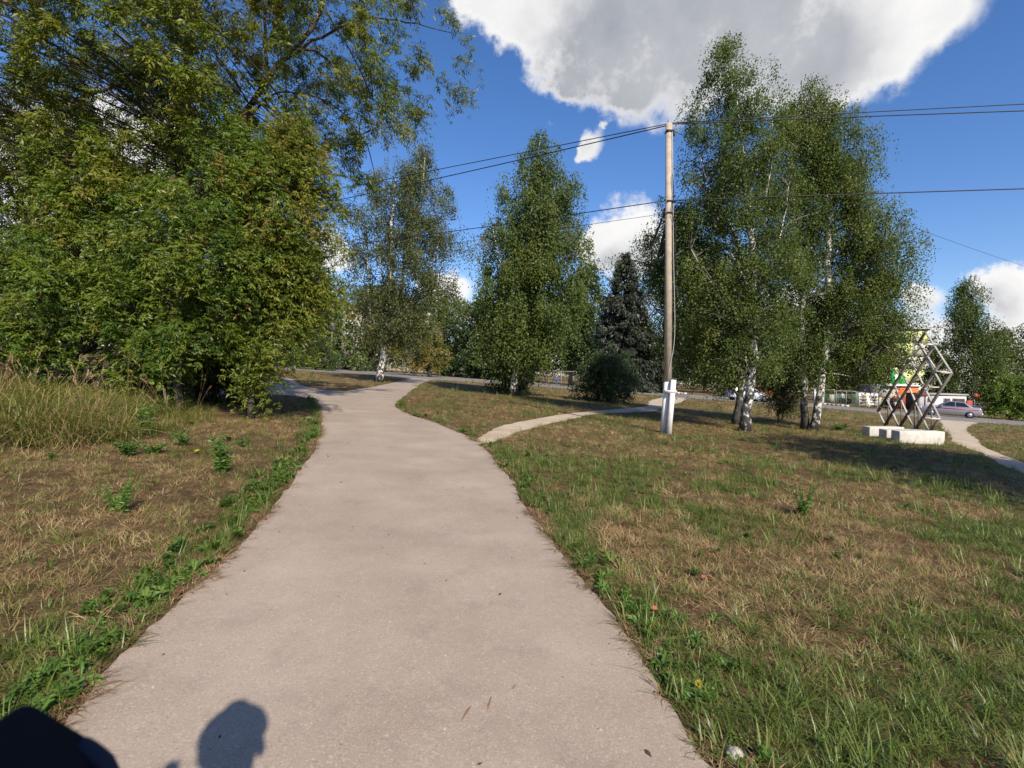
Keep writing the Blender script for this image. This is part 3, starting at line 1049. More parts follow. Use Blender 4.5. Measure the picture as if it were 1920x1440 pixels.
def tree(name, label, cat, bpx, D, outline, limbs, clumps, leaf='birch', per=70, size=0.06, wr=0.65, mat='birch_leaf', bark='birch_bark',
         twig='birch_twig', dr=0.8, cr=0.5, droop=0.6, group=None, tint=(0.45, 0.25), surf=0.5, trunk_side=8, dens=None, yoff=0.0, thick=0.018, hollow=0.75, pen=(3.0, 0.45)):
    """outline: (py, px left, px right) in photo pixels at depth D, limbs: list of [(px, py, radius), ...] ; the first is the trunk"""
    base = GD(bpx, D)
    root = thing(name, label, cat, base, 0, group)
    tk = MB()
    skel = []
    for li, lb in enumerate(limbs):
        pts = np.array([W(x, y, D) for x, y, _ in lb])
        if li == 0:
            pts[0] = base - [0, 0, 0.05]
        else:       # secondary limbs spread in depth as well
            pts[:, 1] += np.linspace(0, 1, len(pts)) ** 1.3 * rng.uniform(-1, 1) * 0.12 * np.linalg.norm(pts[-1] - pts[0]) * (0 if li == 0 else 1)
        r = np.array([q_[2] for q_ in lb])
        Pn = resample(pts, 4 * len(pts))
        Pn[1:, :2] += rng.normal(0, 0.012 + 0.0006 * D, (len(Pn) - 1, 2))
        rr = np.interp(np.linspace(0, 1, len(Pn)), np.linspace(0, 1, len(r)), r)
        if li > 0:
            rr = rr * 0.72
        if li == 0:
            rr[0] *= 1.35
            rr[1] *= 1.08
        tk.tube(Pn, rr, trunk_side)
        skel.append(Pn)
    tk.build('trunk', M[bark], root, base, smooth=True)
    SK = np.vstack(skel)
    # clump centres inside the outline
    oy = np.array([o[0] for o in outline], float)
    xl = np.array([o[1] for o in outline], float)
    xr = np.array([o[2] for o in outline], float)
    ys = np.linspace(oy[0], oy[-1], 200)
    wid = np.interp(ys, oy, xr - xl)
    wgt = wid if dens is None else wid * np.interp(ys, dens[0], dens[1])
    cdf = np.cumsum(wgt) / wgt.sum()
    Yp = np.interp(rng.random(clumps), cdf, ys)
    a_, b_ = np.interp(Yp, oy, xl), np.interp(Yp, oy, xr)
    kx = np.minimum(0.25 * (b_ - a_), cr * 0.3 * FPX / D)
    a_, b_ = a_ + kx, b_ - kx
    th = rng.random(clumps) * 2 * math.pi
    rr = rng.random(clumps) ** surf
    # boughs: the crown is lumpy, with hollows between the boughs
    ph = rng.random(6) * 6.283
    hm = Yp * D / FPX
    lob = np.sin(th * 2 + hm * 1.7 + ph[0]) * 0.5 + np.sin(th * 3 - hm * 2.6 + ph[1]) * 0.35 + np.sin(th * 5 + hm * 4.1 + ph[2]) * 0.3
    rr = rr * (1 + (0.30 if leaf == 'birch' else 0.22) * lob) * np.where(rng.random(clumps) < (0.10 if leaf == 'birch' else 0.0), rng.uniform(1.05, 1.35, clumps), 1.0)
    rr = np.where((lob < -0.45) & (rng.random(clumps) < hollow), rr * 0.5, rr)
    ux, uy = rr * np.cos(th), rr * np.sin(th)
    cxp = (a_ + b_) / 2 + ux * (b_ - a_) / 2
    half = (b_ - a_) / 2 * D / FPX
    C = np.array([W(x, y, D) for x, y in zip(cxp, Yp)])
    C[:, 1] += uy * np.minimum(half, np.median(half) * 1.4) * dr + yoff
    # branches
    br = MB()
    order = np.argsort(C[:, 2])
    for i in order[:min(clumps, 420)]:
        d = SK - C[i]
        hd = np.hypot(d[:, 0], d[:, 1])
        cost = np.linalg.norm(d, axis=1) + pen[0] * np.maximum(0, d[:, 2] + pen[1] * hd)
        p = SK[np.argmin(cost)]
        c = C[i]
        ln = np.linalg.norm(c - p)
        if ln < 0.15:
            continue
        mid = (p + c) / 2 + np.array([0, 0, (0.16 if droop < 0.9 else 0.22) * ln]) + rng.normal(0, 0.06 * ln, 3)
        u = np.linspace(0, 1, 5)[:, None]
        q_ = p * (1 - u) ** 2 + 2 * mid * u * (1 - u) + c * u * u
        r0 = min(0.012 + thick * ln * 0.6, 0.07)
        br.tube(q_, np.linspace(r0, 0.005 + 0.0002 * D, 5), 4, cap=False)
    if br.n:
        br.build('branches', M[twig], root, base)['kind'] = 'stuff'
    # leaves
    lf = MB()
    T = max(1, per // 12)
    K = max(3, per // T)
    cl = np.repeat(C, T, 0)
    n = len(cl)
    ctint = np.repeat(np.clip(rng.normal(tint[0], tint[1], clumps), 0, 1), T)
    csz = np.repeat(rng.uniform(0.45, 1.35, clumps), T)
    axis = np.array([np.mean(SK[:, 0]), base[1]])
    o = cl[:, :2] - axis
    o = o / (np.linalg.norm(o, axis=1)[:, None] + 1e-6)
    d0 = rand_unit(n) * 0.9 + np.concatenate([o * 0.7, np.full((n, 1), 0.15)], 1)
    d0 /= np.linalg.norm(d0, axis=1)[:, None]
    Lt = cr * csz * rng.uniform(0.6, 1.4, n)
    s0 = cl + rand_unit(n) * (cr * (0.55 if leaf == 'birch' else 0.42) * csz)[:, None]
    u = (np.arange(K)[None, :, None] + rng.random((n, K, 1))) / K
    P = s0[:, None, :] + d0[:, None, :] * (u * Lt[:, None, None]) * (1 - 0.45 * droop * u)
    P[:, :, 2] -= (droop * Lt[:, None] * u[:, :, 0] ** 1.6)
    P = P.reshape(-1, 3) + rng.normal(0, 0.10 * cr, (n * K, 3))
    tn = np.repeat(ctint, K) + rng.normal(0, 0.12, n * K)
    m_ = len(P)
    if leaf == 'birch':
        Dv = rand_unit(m_) * 0.8 + np.array([0, 0, -0.75])
        Dv /= np.linalg.norm(Dv, axis=1)[:, None]
        add_leaves(lf, P, Dv, size * rng.uniform(0.7, 1.25, m_), wr, tn)
    else:           # compound leaf with five drooping leaflets
        Rr = rand_unit(m_) * 0.75 + np.repeat(np.repeat(np.concatenate([o, np.zeros((n, 1))], 1), K, 0), 1, 0) * 0.55 + np.array([0, 0, -0.35])
        Rr /= np.linalg.norm(Rr, axis=1)[:, None]
        Sd = np.cross(Rr, np.array([0, 0, 1.0]) + rand_unit(m_) * 0.3)
        Sd /= np.linalg.norm(Sd, axis=1)[:, None] + 1e-9
        Ls = size * rng.uniform(0.7, 1.25, m_)
        for tpos, sx, fw, sz in ((1.25, 0.0, 1.0, 1.1), (0.95, 0.8, 0.6, 0.95), (0.95, -0.8, 0.6, 0.95), (0.4, 0.9, 0.45, 0.85), (0.4, -0.9, 0.45, 0.85)):
            Dv = Rr * fw + Sd * sx + np.array([0, 0, -0.32]) + rng.normal(0, 0.12, (m_, 3))
            Dv /= np.linalg.norm(Dv, axis=1)[:, None]
            add_leaves(lf, P + Rr * (Ls * tpos)[:, None] * 0.9, Dv, Ls * sz, wr, tn)
    lf.build('crown', M[mat], root, base)
    return root


# --- the big ash-leaved maple and its understorey on the left
tree('maple_tree', 'tall spreading maple with dark forked limbs reaching over the footpath', 'tree', 345, 13.5,
     [(-260, 150, 640), (-160, 0, 760), (-80, -150, 840), (0, -220, 870), (45, -250, 890), (85, -250, 850), (130, -250, 775), (180, -230, 755), (230, -200, 735), (280, -160, 695), (340, -80, 645), (420, 0, 610), (500, 60, 590), (580, 120, 560)],
     [[(345, 745, .24), (338, 600, .2), (336, 430, .17), (340, 300, .15), (338, 205, .14)],
      [(338, 225, .12), (328, 130, .10), (290, 70, .085), (250, 20, .07), (190, -30, .05), (120, -120, .03)],
      [(338, 205, .11), (355, 110, .09), (370, 0, .075), (360, -150, .04)],
      [(336, 190, .08), (290, 152, .065), (220, 150, .05), (130, 175, .035), (0, 200, .02)],
      [(340, 480, .13), (400, 330, .12), (450, 230, .105), (520, 120, .095), (580, 55, .08), (600, 0, .065), (615, -120, .04)],
      [(525, 118, .06), (600, 70, .05), (680, 35, .038), (760, 40, .025), (850, 62, .012)],
      [(540, 100, .05), (590, 95, .04), (640, 140, .03), (700, 190, .015)],
      [(505, 140, .06), (495, 60, .05), (510, -40, .04)],
      [(430, 260, .05), (520, 170, .035), (620, 190, .025), (680, 260, .012)],
      [(440, 240, .05), (480, 190, .04), (560, 250, .03), (600, 330, .015)]],
     900, 'compound', per=74, size=0.112, wr=0.30, mat='maple_leaf', bark='bark', twig='twig', dr=0.75, cr=0.62, droop=0.55, tint=(0.45, 0.2), surf=0.55,
     dens=([-260, -80, 60, 200, 300, 450, 580], [0.45, 0.95, 1.1, 1.0, 1.0, 0.9, 0.6]), thick=0.005, pen=(0.7, 0.1), hollow=0.25)
tree('maple_shrub', 'broad maple thicket with light green drooping leaves beside the tall grass', 'shrub', 130, 11.5,
     [(240, 90, 200), (310, 40, 250), (380, 0, 290), (440, -60, 310), (520, -110, 330), (600, -110, 335), (660, -70, 330), (715, 0, 310)],
     [[(130, 735, .07), (120, 600, .055), (115, 450, .035), (120, 360, .015)], [(130, 690, .04), (200, 580, .03), (260, 470, .015)], [(120, 660, .035), (50, 560, .025), (0, 470, .012)]],
     230, 'compound', per=78, size=0.085, wr=0.32, mat='shrub_leaf', bark='bark', twig='twig', dr=0.6, cr=0.6, droop=0.65, tint=(0.5, 0.24))
tree('maple_shrub', 'dense maple thicket with deep green leaves under the tall maple', 'shrub', 330, 10.9,
     [(215, 360, 460), (290, 320, 520), (350, 285, 545), (420, 250, 565), (500, 220, 560), (570, 210, 530), (620, 215, 480), (665, 235, 430)],
     [[(330, 765, .08), (335, 640, .06), (345, 480, .04), (370, 360, .015)], [(330, 720, .05), (260, 600, .03), (240, 500, .015)], [(335, 690, .05), (420, 570, .03), (470, 450, .015)]],
     210, 'compound', per=72, size=0.085, wr=0.32, mat='shrub_leaf', bark='bark', twig='twig', dr=0.6, cr=0.6, droop=0.7, tint=(0.45, 0.24))
tree('maple_shrub', 'maple thicket with yellowing drooping sprays beside the footpath', 'shrub', 470, 11.2,
     [(225, 495, 565), (280, 475, 600), (340, 465, 620), (420, 455, 632), (500, 450, 635), (560, 440, 615), (620, 445, 575), (680, 455, 540), (735, 470, 520)],
     [[(470, 770, .07), (480, 640, .05), (510, 480, .035), (530, 340, .012)], [(475, 680, .04), (540, 560, .03), (590, 450, .012)]],
     190, 'compound', per=72, size=0.085, wr=0.32, mat='maple_leaf', bark='bark', twig='twig', dr=0.7, cr=0.6, droop=0.85, tint=(0.5, 0.22))
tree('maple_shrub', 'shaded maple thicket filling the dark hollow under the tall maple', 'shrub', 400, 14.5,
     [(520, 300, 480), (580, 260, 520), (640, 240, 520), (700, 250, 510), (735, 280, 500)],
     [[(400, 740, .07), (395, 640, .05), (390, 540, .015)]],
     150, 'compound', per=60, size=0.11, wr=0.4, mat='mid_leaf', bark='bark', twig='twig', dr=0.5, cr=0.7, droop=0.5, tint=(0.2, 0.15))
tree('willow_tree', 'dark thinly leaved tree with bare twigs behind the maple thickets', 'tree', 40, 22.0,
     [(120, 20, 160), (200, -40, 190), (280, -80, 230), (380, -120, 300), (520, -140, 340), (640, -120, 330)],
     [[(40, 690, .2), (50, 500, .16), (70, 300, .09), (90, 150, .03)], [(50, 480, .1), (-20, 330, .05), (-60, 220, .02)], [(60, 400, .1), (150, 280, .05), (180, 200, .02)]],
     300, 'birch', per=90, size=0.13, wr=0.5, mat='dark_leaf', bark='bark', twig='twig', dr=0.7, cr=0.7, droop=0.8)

# --- birches
tree('birch_tree', 'open many-stemmed birch with a bright white trunk at the path fork', 'birch', 710, 37.5,
     [(276, 792, 806), (300, 738, 812), (330, 706, 828), (370, 676, 846), (420, 662, 860), (470, 645, 870), (520, 640, 864), (560, 648, 848), (600, 660, 830), (640, 690, 790)],
     [[(710, 716, .27), (717, 675, .23), (723, 640, .21), (727, 612, .2), (733, 520, .14), (735, 430, .10), (740, 330, .03)],
      [(727, 612, .12), (748, 560, .11), (758, 450, .08), (768, 360, .03)], [(727, 614, .11), (765, 575, .09), (800, 520, .07), (830, 450, .03)],
      [(722, 640, .09), (695, 590, .08), (689, 500, .07), (688, 420, .03)], [(730, 590, .1), (762, 500, .08), (785, 410, .06), (798, 300, .02)],
      [(727, 600, .08), (715, 520, .07), (705, 430, .05), (715, 340, .02)]],
     440, 'birch', per=165, size=0.135, wr=0.62, mat='grey_birch_leaf', dr=0.75, cr=1.0, droop=1.0, tint=(0.5, 0.22), surf=0.6, thick=0.012)
tree('birch_tree', 'full weeping birch in the middle of the dry grass beyond the dirt trail', 'birch', 962, 30.0,
     [(245, 1006, 1024), (268, 985, 1040), (300, 970, 1058), (330, 955, 1072), (360, 942, 1090), (400, 935, 1100), (420, 908, 1099), (470, 903, 1095), (520, 888, 1094), (570, 872, 1088), (620, 878, 1076), (660, 900, 1052), (684, 928, 1022)],
     [[(962, 742, .24), (966, 700, .2), (971, 655, .18), (980, 590, .15), (988, 500, .12), (996, 400, .08), (1004, 320, .05), (1014, 255, .02)],
      [(969, 668, .08), (935, 640, .06), (895, 612, .03)], [(972, 655, .08), (1010, 625, .06), (1060, 595, .03)], [(985, 540, .07), (1020, 430, .05), (1040, 350, .02)], [(978, 600, .07), (940, 500, .05), (925, 430, .02)]],
     520, 'birch', per=200, size=0.135, wr=0.62, mat='birch_leaf', dr=0.75, cr=0.85, droop=1.5, tint=(0.45, 0.2), surf=0.55, thick=0.012)
D1, D2, D3 = depth(G(1381, 796)), depth(G(1398, 809)), depth(G(1512, 807))
tree('birch_tree', 'right birch group: thin leaning trunk behind the pole, branch reaching over the dirt trail', 'birch', 1381, D1,
     [(380, 1245, 1330), (430, 1200, 1370), (470, 1188, 1390), (520, 1215, 1400), (570, 1235, 1410), (630, 1245, 1410), (690, 1285, 1400), (715, 1320, 1390)],
     [[(1381, 796, .13), (1387, 740, .115), (1394, 690, .10), (1398, 600, .08), (1390, 480, .06), (1350, 380, .03)], [(1392, 640, .05), (1320, 560, .035), (1240, 480, .015)], [(1395, 600, .05), (1300, 530, .03), (1215, 470, .012)]],
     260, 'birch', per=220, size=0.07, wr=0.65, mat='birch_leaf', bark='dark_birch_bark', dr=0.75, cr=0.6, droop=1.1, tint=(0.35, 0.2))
tree('birch_tree', 'tallest birch of the right group with a mottled trunk and feathery top', 'birch', 1398, D2,
     [(72, 1360, 1395), (105, 1318, 1412), (155, 1306, 1430), (205, 1284, 1468), (290, 1276, 1500), (380, 1264, 1510), (480, 1258, 1510), (560, 1262, 1495), (630, 1280, 1480), (690, 1320, 1465)],
     [[(1398, 809, .16), (1404, 745, .13), (1410, 690, .115), (1414, 600, .10), (1408, 450, .08), (1396, 300, .055), (1380, 180, .03), (1372, 80, .01)],
      [(1412, 560, .05), (1350, 430, .035), (1310, 300, .015)], [(1408, 450, .05), (1440, 330, .035), (1440, 220, .012)], [(1414, 620, .05), (1340, 540, .03), (1290, 470, .012)], [(1412, 560, .04), (1460, 450, .03), (1480, 350, .012)]],
     520, 'birch', per=200, size=0.069, wr=0.65, mat='birch_leaf', bark='birch_bark', dr=0.85, cr=0.55, droop=1.1, tint=(0.42, 0.2), surf=0.55)
tree('birch_tree', 'right birch group: dark trunk left of a pair, behind the willow bush', 'birch', 1512, D3 + 0.25,
     [(185, 1455, 1500), (250, 1425, 1560), (380, 1415, 1585), (480, 1420, 1590), (580, 1430, 1580), (650, 1450, 1570), (705, 1465, 1550)],
     [[(1512, 806, .13), (1508, 745, .115), (1506, 690, .10), (1503, 560, .08), (1497, 420, .055), (1485, 260, .02)], [(1505, 560, .05), (1460, 440, .03), (1440, 350, .012)], [(1503, 500, .05), (1550, 400, .03), (1560, 330, .012)]],
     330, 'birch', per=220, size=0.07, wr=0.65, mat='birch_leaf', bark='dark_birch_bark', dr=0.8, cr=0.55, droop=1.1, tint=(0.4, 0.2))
tree('birch_tree', 'right birch group: pale leaning trunk of a pair nearest the lattice sculpture', 'birch', 1527, D3,
     [(138, 1503, 1514), (165, 1496, 1560), (215, 1488, 1596), (290, 1488, 1640), (370, 1505, 1668), (430, 1515, 1692), (480, 1525, 1722), (530, 1530, 1718), (600, 1535, 1708), (660, 1555, 1698), (700, 1585, 1675)],
     [[(1527, 807, .14), (1537, 745, .12), (1544, 690, .105), (1549, 640, .10), (1552, 500, .08), (1546, 330, .05), (1525, 150, .01)],
      [(1550, 600, .05), (1610, 500, .035), (1690, 430, .012)], [(1552, 500, .05), (1610, 400, .03), (1640, 310, .012)], [(1548, 640, .05), (1620, 590, .035), (1690, 560, .012)], [(1552, 520, .04), (1500, 400, .03), (1505, 280, .012)],
      [(1548, 700, .022), (1575, 702, .018), (1600, 707, .012), (1608, 704, .006)]],
     540, 'birch', per=200, size=0.07, wr=0.65, mat='birch_leaf', bark='birch_bark', dr=0.8, cr=0.6, droop=1.1, tint=(0.48, 0.2), surf=0.55)
tree('birch_tree', 'weeping birch beyond the road behind the white shop building', 'birch', 1828, 75.0,
     [(522, 1800, 1828), (545, 1790, 1842), (580, 1780, 1856), (620, 1774, 1868), (660, 1776, 1880), (700, 1784, 1890), (740, 1795, 1880)],
     [[(1828, 770, .3), (1830, 700, .25), (1826, 620, .16), (1815, 530, .05)]],
     230, 'birch', per=130, size=0.27, wr=0.55, mat='birch_leaf', dr=0.8, cr=1.6, droop=2.0, tint=(0.2, 0.25))

# --- the tree out of frame to the right whose shadow lies on the grass
p_ = np.array([14.6, 2.2])
bx = 960 + FPX * 14.6 / 2.2


def free_tree(name, label, cat, x, y, h, r, zc, clumps, per, size, mat):
    base = np.array([x, y, gz(x)])
    root = thing(name, label, cat, base)
    MB().tube([base, base + [0.1, 0, h * 0.5], base + [0, 0.1, h * 0.95]], [0.2, 0.13, 0.03], 8).build('trunk', M['bark'], root, base, smooth=True)
    C = base + np.array([0, 0, zc]) + rand_unit(clumps) * (rng.random((clumps, 1)) ** 0.45) * np.array([r, r, h * 0.36])
    P = np.repeat(C, per, 0) + rng.normal(0, 0.42, (clumps * per, 3))
    lf = MB()
    Dv = rand_unit(len(P)) + [0, 0, -0.5]
    Dv /= np.linalg.norm(Dv, axis=1)[:, None]
    add_leaves(lf, P, Dv, size * rng.uniform(0.7, 1.3, len(P)), 0.7, rng.normal(0.5, 0.2, len(P)))
    lf.build('crown', M[mat], root, base)
    return root


free_tree('roadside_tree', 'leafy tree beyond the edge of the grass whose shadow falls across it', 'tree', 14.0, 2.4, 11.0, 3.7, 6.6, 330, 50, 0.2, 'mid_leaf')

# --- bushes
def bush(name, label, px, D, outline, clumps, per, size, mat, stems, wr=0.6, cr=0.45, droop=0.3, tint=(0.45, 0.22), dr=0.7):
    by = outline[-1][0] + 14
    lim = [[(px, by, .03), (px, (by + outline[0][0]) / 2, .02), (px + 2, outline[0][0] + 10, .008)]] + [[(px, by, .025), (px + dx * 0.5, (by * 0.6 + outline[0][0] * 0.4), .015), (px + dx, outline[0][0] + 14, .006)] for dx in stems]
    return tree(name, label, 'bush', px, D, outline, lim, clumps, 'birch', per=per, size=size, wr=wr, mat=mat, bark='twig', twig='twig', dr=dr, cr=cr, droop=droop, tint=tint, trunk_side=5)


bush('lilac_bush', 'big dark rounded bush beside the dirt trail left of the utility pole', 1132, 30.0,
     [(662, 1100, 1165), (680, 1082, 1185), (700, 1074, 1196), (720, 1074, 1196), (738, 1085, 1180), (750, 1100, 1165)], 150, 110, 0.11, 'dark_leaf', (-35, 40, 15, -15), cr=0.6)
bush('lilac_bush', 'low dark bush crouching behind the middle birch trunk', 948, 33.0,
     [(680, 930, 985), (700, 918, 995), (715, 915, 1000), (728, 925, 995)], 80, 90, 0.12, 'dark_leaf', (-20, 30), cr=0.6)
bush('willow_bush', 'upright willow bush between the two pairs of right birch trunks', 1463, 20.5,
     [(690, 1430, 1495), (720, 1424, 1500), (745, 1424, 1500), (765, 1435, 1490), (780, 1448, 1480)], 110, 100, 0.085, 'mid_leaf', (-35, -20, 22, 38), wr=0.28, cr=0.5, droop=0.1, tint=(0.5, 0.25))
bush('roadside_bush', 'bright green bush on the far shoulder past the red board', 1890, 48.0,
     [(708, 1878, 1908), (725, 1862, 1925), (745, 1850, 1945), (762, 1850, 1950), (776, 1856, 1950)], 130, 100, 0.17, 'lime_leaf', (-40, 30), cr=0.8, tint=(0.35, 0.25))
bush('elder_bush', 'yellow-green bush behind the wire fence left of the utility pole', 1224, 66.0,
     [(628, 1212, 1240), (650, 1200, 1252), (680, 1192, 1260), (705, 1190, 1262), (722, 1195, 1260)], 90, 100, 0.24, 'lime_leaf', (-15, 15), cr=1.0, tint=(0.4, 0.25))

# --- the row of trees beyond the road
def far_tree(name, label, px, D, outline, mat, clumps=130, per=96, size=0.36, cr=1.5, droop=0.5, tint=(0.45, 0.25), group='trees beyond the road', bark='bark'):
    yb = outline[-1][0]
    return tree(name, label, 'tree', px, D, outline, [[(px, yb + 30, .28), (px, yb - 20, .24), (px + 3, (yb + outline[0][0]) / 2, .14), (px, outline[0][0] + 10, .03)]],
                clumps, 'birch', per=per, size=size, wr=0.6, mat=mat, bark=bark, twig='twig', dr=0.8, cr=cr, droop=droop, tint=tint, group=group, trunk_side=6)


far_tree('linden_tree', 'dark leafy tree beyond the road nearest the yellowing maple thicket', 590, 75, [(515, 570, 620), (550, 540, 650), (600, 520, 670), (650, 520, 675), (688, 540, 665)], 'mid_leaf', 190)
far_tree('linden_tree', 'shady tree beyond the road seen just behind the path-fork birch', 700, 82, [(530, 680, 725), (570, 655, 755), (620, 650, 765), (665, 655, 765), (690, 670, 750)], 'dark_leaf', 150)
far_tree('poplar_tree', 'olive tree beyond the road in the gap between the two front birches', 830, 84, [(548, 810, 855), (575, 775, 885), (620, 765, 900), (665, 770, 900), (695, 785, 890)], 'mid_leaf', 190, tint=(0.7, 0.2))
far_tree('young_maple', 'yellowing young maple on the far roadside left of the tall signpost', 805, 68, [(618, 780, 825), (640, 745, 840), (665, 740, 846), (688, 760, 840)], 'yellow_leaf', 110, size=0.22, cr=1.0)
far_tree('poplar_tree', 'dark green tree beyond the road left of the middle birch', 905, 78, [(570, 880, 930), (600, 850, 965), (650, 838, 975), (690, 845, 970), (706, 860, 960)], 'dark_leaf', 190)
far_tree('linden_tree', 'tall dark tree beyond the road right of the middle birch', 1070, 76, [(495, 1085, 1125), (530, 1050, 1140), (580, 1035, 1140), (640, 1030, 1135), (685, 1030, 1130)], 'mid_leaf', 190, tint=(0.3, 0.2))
far_tree('linden_tree', 'leafy tree beyond the road behind the low wire fence frames', 1000, 80, [(560, 985, 1030), (600, 960, 1050), (650, 955, 1060), (695, 965, 1050)], 'mid_leaf', 120, tint=(0.55, 0.2))
far_tree('alder_tree', 'dark tree beyond the road directly behind the utility pole', 1245, 62, [(455, 1225, 1270), (500, 1205, 1295), (560, 1195, 1310), (620, 1195, 1320), (680, 1215, 1320), (705, 1225, 1310)], 'dark_leaf', 210, size=0.22, cr=1.3)
far_tree('linden_tree', 'wide tree beyond the road behind the tallest right birch', 1360, 82, [(520, 1330, 1400), (570, 1290, 1440), (630, 1280, 1450), (690, 1290, 1450), (725, 1310, 1440)], 'mid_leaf', 190, tint=(0.35, 0.2))
far_tree('linden_tree', 'spreading tree beyond the road shading the market stall', 1590, 84, [(560, 1560, 1640), (610, 1510, 1680), (660, 1490, 1690), (700, 1500, 1680), (730, 1530, 1660)], 'mid_leaf', 210, tint=(0.55, 0.25))
far_tree('linden_tree', 'dark tree beyond the road behind the parked hatchback', 1470, 86, [(560, 1450, 1510), (610, 1420, 1530), (670, 1415, 1535), (730, 1430, 1520)], 'dark_leaf', 150)
far_tree('poplar_tree', 'rounded green tree far beyond the road past the weeping birch', 1880, 90, [(620, 1862, 1895), (650, 1850, 1912), (690, 1845, 1920), (740, 1850, 1915), (770, 1860, 1910)], 'mid_leaf', 150, tint=(0.6, 0.2))
far_tree('ash_tree', 'green tree showing between the white shop and the lattice sculpture', 1760, 88, [(640, 1745, 1775), (680, 1735, 1790), (720, 1735, 1795), (745, 1740, 1790)], 'mid_leaf', 90, tint=(0.6, 0.2))
far_tree('juniper_bush', 'low blue-green bushy conifer by the Y-topped post', 588, 64, [(622, 575, 605), (645, 560, 622), (670, 552, 632), (686, 556, 630)], 'dark_leaf', 110, size=0.2, cr=0.9, droop=0.9, group='bushes beyond the road')
base_far = far_tree('alder_tree', 'dense green tree in the distant row that closes the view', 480, 100, [(500, 455, 505), (550, 420, 540), (610, 405, 555), (660, 420, 540)], 'mid_leaf', 150, size=0.4, cr=2.2, group='distant row of trees')
for px, D, s in ((60, 100, 1.0), (200, 110, 1.1), (340, 105, 0.95), (560, 120, 1.1), (660, 125, 1.0), (760, 118, 0.9), (960, 120, 1.05), (1090, 125, 1.0), (1180, 118, 0.95), (1300, 122, 1.0), (1420, 125, 1.1), (1540, 120, 1.0), (1950, 110, 1.0), (2040, 100, 1.0)):
    dup(base_far, GD(px, D), rng.random() * 6.28, scale=s)

# spruce: tiers of drooping needled boughs
def spruce():
    D = 62.0
    b0 = GD(1166, D)
    root = thing('spruce_tree', 'dark grey-green spruce with a pointed top behind the lilac bush', 'spruce', b0, 0, 'trees beyond the road')
    top = W(1172, 478, D)
    h = top[2] - b0[2]
    MB().tube([b0, b0 + [0, 0, h * 0.5], [top[0], top[1], top[2]]], [0.28, 0.16, 0.02], 8).build('trunk', M['bark'], root, b0, smooth=True)
    lf, br = MB(), MB()
    for lv in range(26):
        u = lv / 25
        z = b0[2] + h * (0.06 + 0.93 * u)
        R = (1 - u) ** 0.75 * 4.5 + 0.2
        xc = b0[0] + (top[0] - b0[0]) * u
        nb = 10 if u < 0.7 else 7
        for k_ in range(nb):
            a = rng.random() * 6.28
            r = R * rng.uniform(0.75, 1.1)
            p0 = np.array([xc, b0[1], z])
            p1 = p0 + np.array([math.cos(a) * r, math.sin(a) * r, -0.28 * r + 0.25 * r * u])
            br.tube([p0, (p0 + p1) / 2 + [0, 0, 0.08 * r], p1], [0.03, 0.02, 0.008], 3, cap=False)
            n = int(35 + 62 * r)
            t_ = np.sqrt(rng.random(n))[:, None]
            P = p0 + (p1 - p0) * t_ + rng.normal(0, 0.13 + 0.10 * t_, (n, 3)) + [0, 0, -0.05]
            Dv = np.tile(p1 - p0, (n, 1)) / r * 0.5 + rand_unit(n) * 0.6 + [0, 0, -0.5]
            Dv /= np.linalg.norm(Dv, axis=1)[:, None]
            add_leaves(lf, P, Dv, rng.uniform(0.3, 0.55, n), 0.34, rng.normal(0.45, 0.25, n))
    br.build('branches', M['twig'], root, b0)
    lf.build('crown', M['spruce_needle'], root, b0)


spruce()

# ------------------------------------------------------------------ utility pole and cables
PB = G(1248, 812)
PD = depth(PB)
pole = thing('utility_pole', 'tall concrete utility pole with a whitewashed foot standing in the grass', 'utility pole', PB)
top = W(1254.5, 232, PD)
mid = W(1257.5, 640, PD)


def octo(mb, a, b_, ra, rb, squash=0.85):
    ang = np.array([-0.32, 0.32, 0.32 + 1.25, math.pi - 0.32 - 0.25, math.pi + 0.32, math.pi + 1.25, -1.25]) * 1.0
    ang = np.linspace(0, 2 * math.pi, 8, endpoint=False) + math.pi / 8
    va = np.stack([np.cos(ang) * ra, np.sin(ang) * ra * squash, np.zeros(8)], 1) + a
    vb = np.stack([np.cos(ang) * rb, np.sin(ang) * rb * squash, np.zeros(8)], 1) + b_
    j = np.arange(8)
    k_ = (j + 1) % 8
    mb.add(np.vstack([va, vb, [a], [b_]]), quads=np.stack([j, k_, k_ + 8, j + 8], 1), tris=np.vstack([np.stack([k_, j, np.full(8, 16)], 1), np.stack([j + 8, k_ + 8, np.full(8, 17)], 1)]))


p_wh = W(1252.5, 716, PD)
p_b = PB + [-0.05, 0.10, -0.1]
mb = MB(); octo(mb, p_wh, top, 0.104, 0.090); mb.build('shaft', M['concrete'], pole, PB)
mb = MB(); octo(mb, p_b, p_wh - [0, 0, 0.001], 0.09, 0.106); mb.build('shaft_foot', M['whitewash'], pole, PB)
mb = MB()
s_t = W(1259, 712, PD) + [0.0, -0.16, 0]
mb.bar(PB + [0.04, -0.10, -0.1], s_t, 0.12, 0.14, up=(0, 1, 0)); mb.build('stub_post', M['whitewash'], pole, PB)
mb = MB()
bz = W(1254, 733, PD)
mb.box(bz + [0.0, -0.06, 0], (0.265, 0.36, 0.045)); mb.box(bz + [0.0, -0.06, -0.032], (0.245, 0.34, 0.02)); mb.box(bz + [0.0, -0.2, 0], (0.33, 0.02, 0.022))
mb.build('band', M['whitewash'], pole, PB)
mb = MB(); mb.box(W(1255.3, 247, PD), (0.215, 0.19, 0.045)); mb.box(W(1262.5, 249, PD) + [0, -0.06, -0.05], (0.04, 0.06, 0.13)); mb.build('clamp', M['dark_metal'], pole, PB)
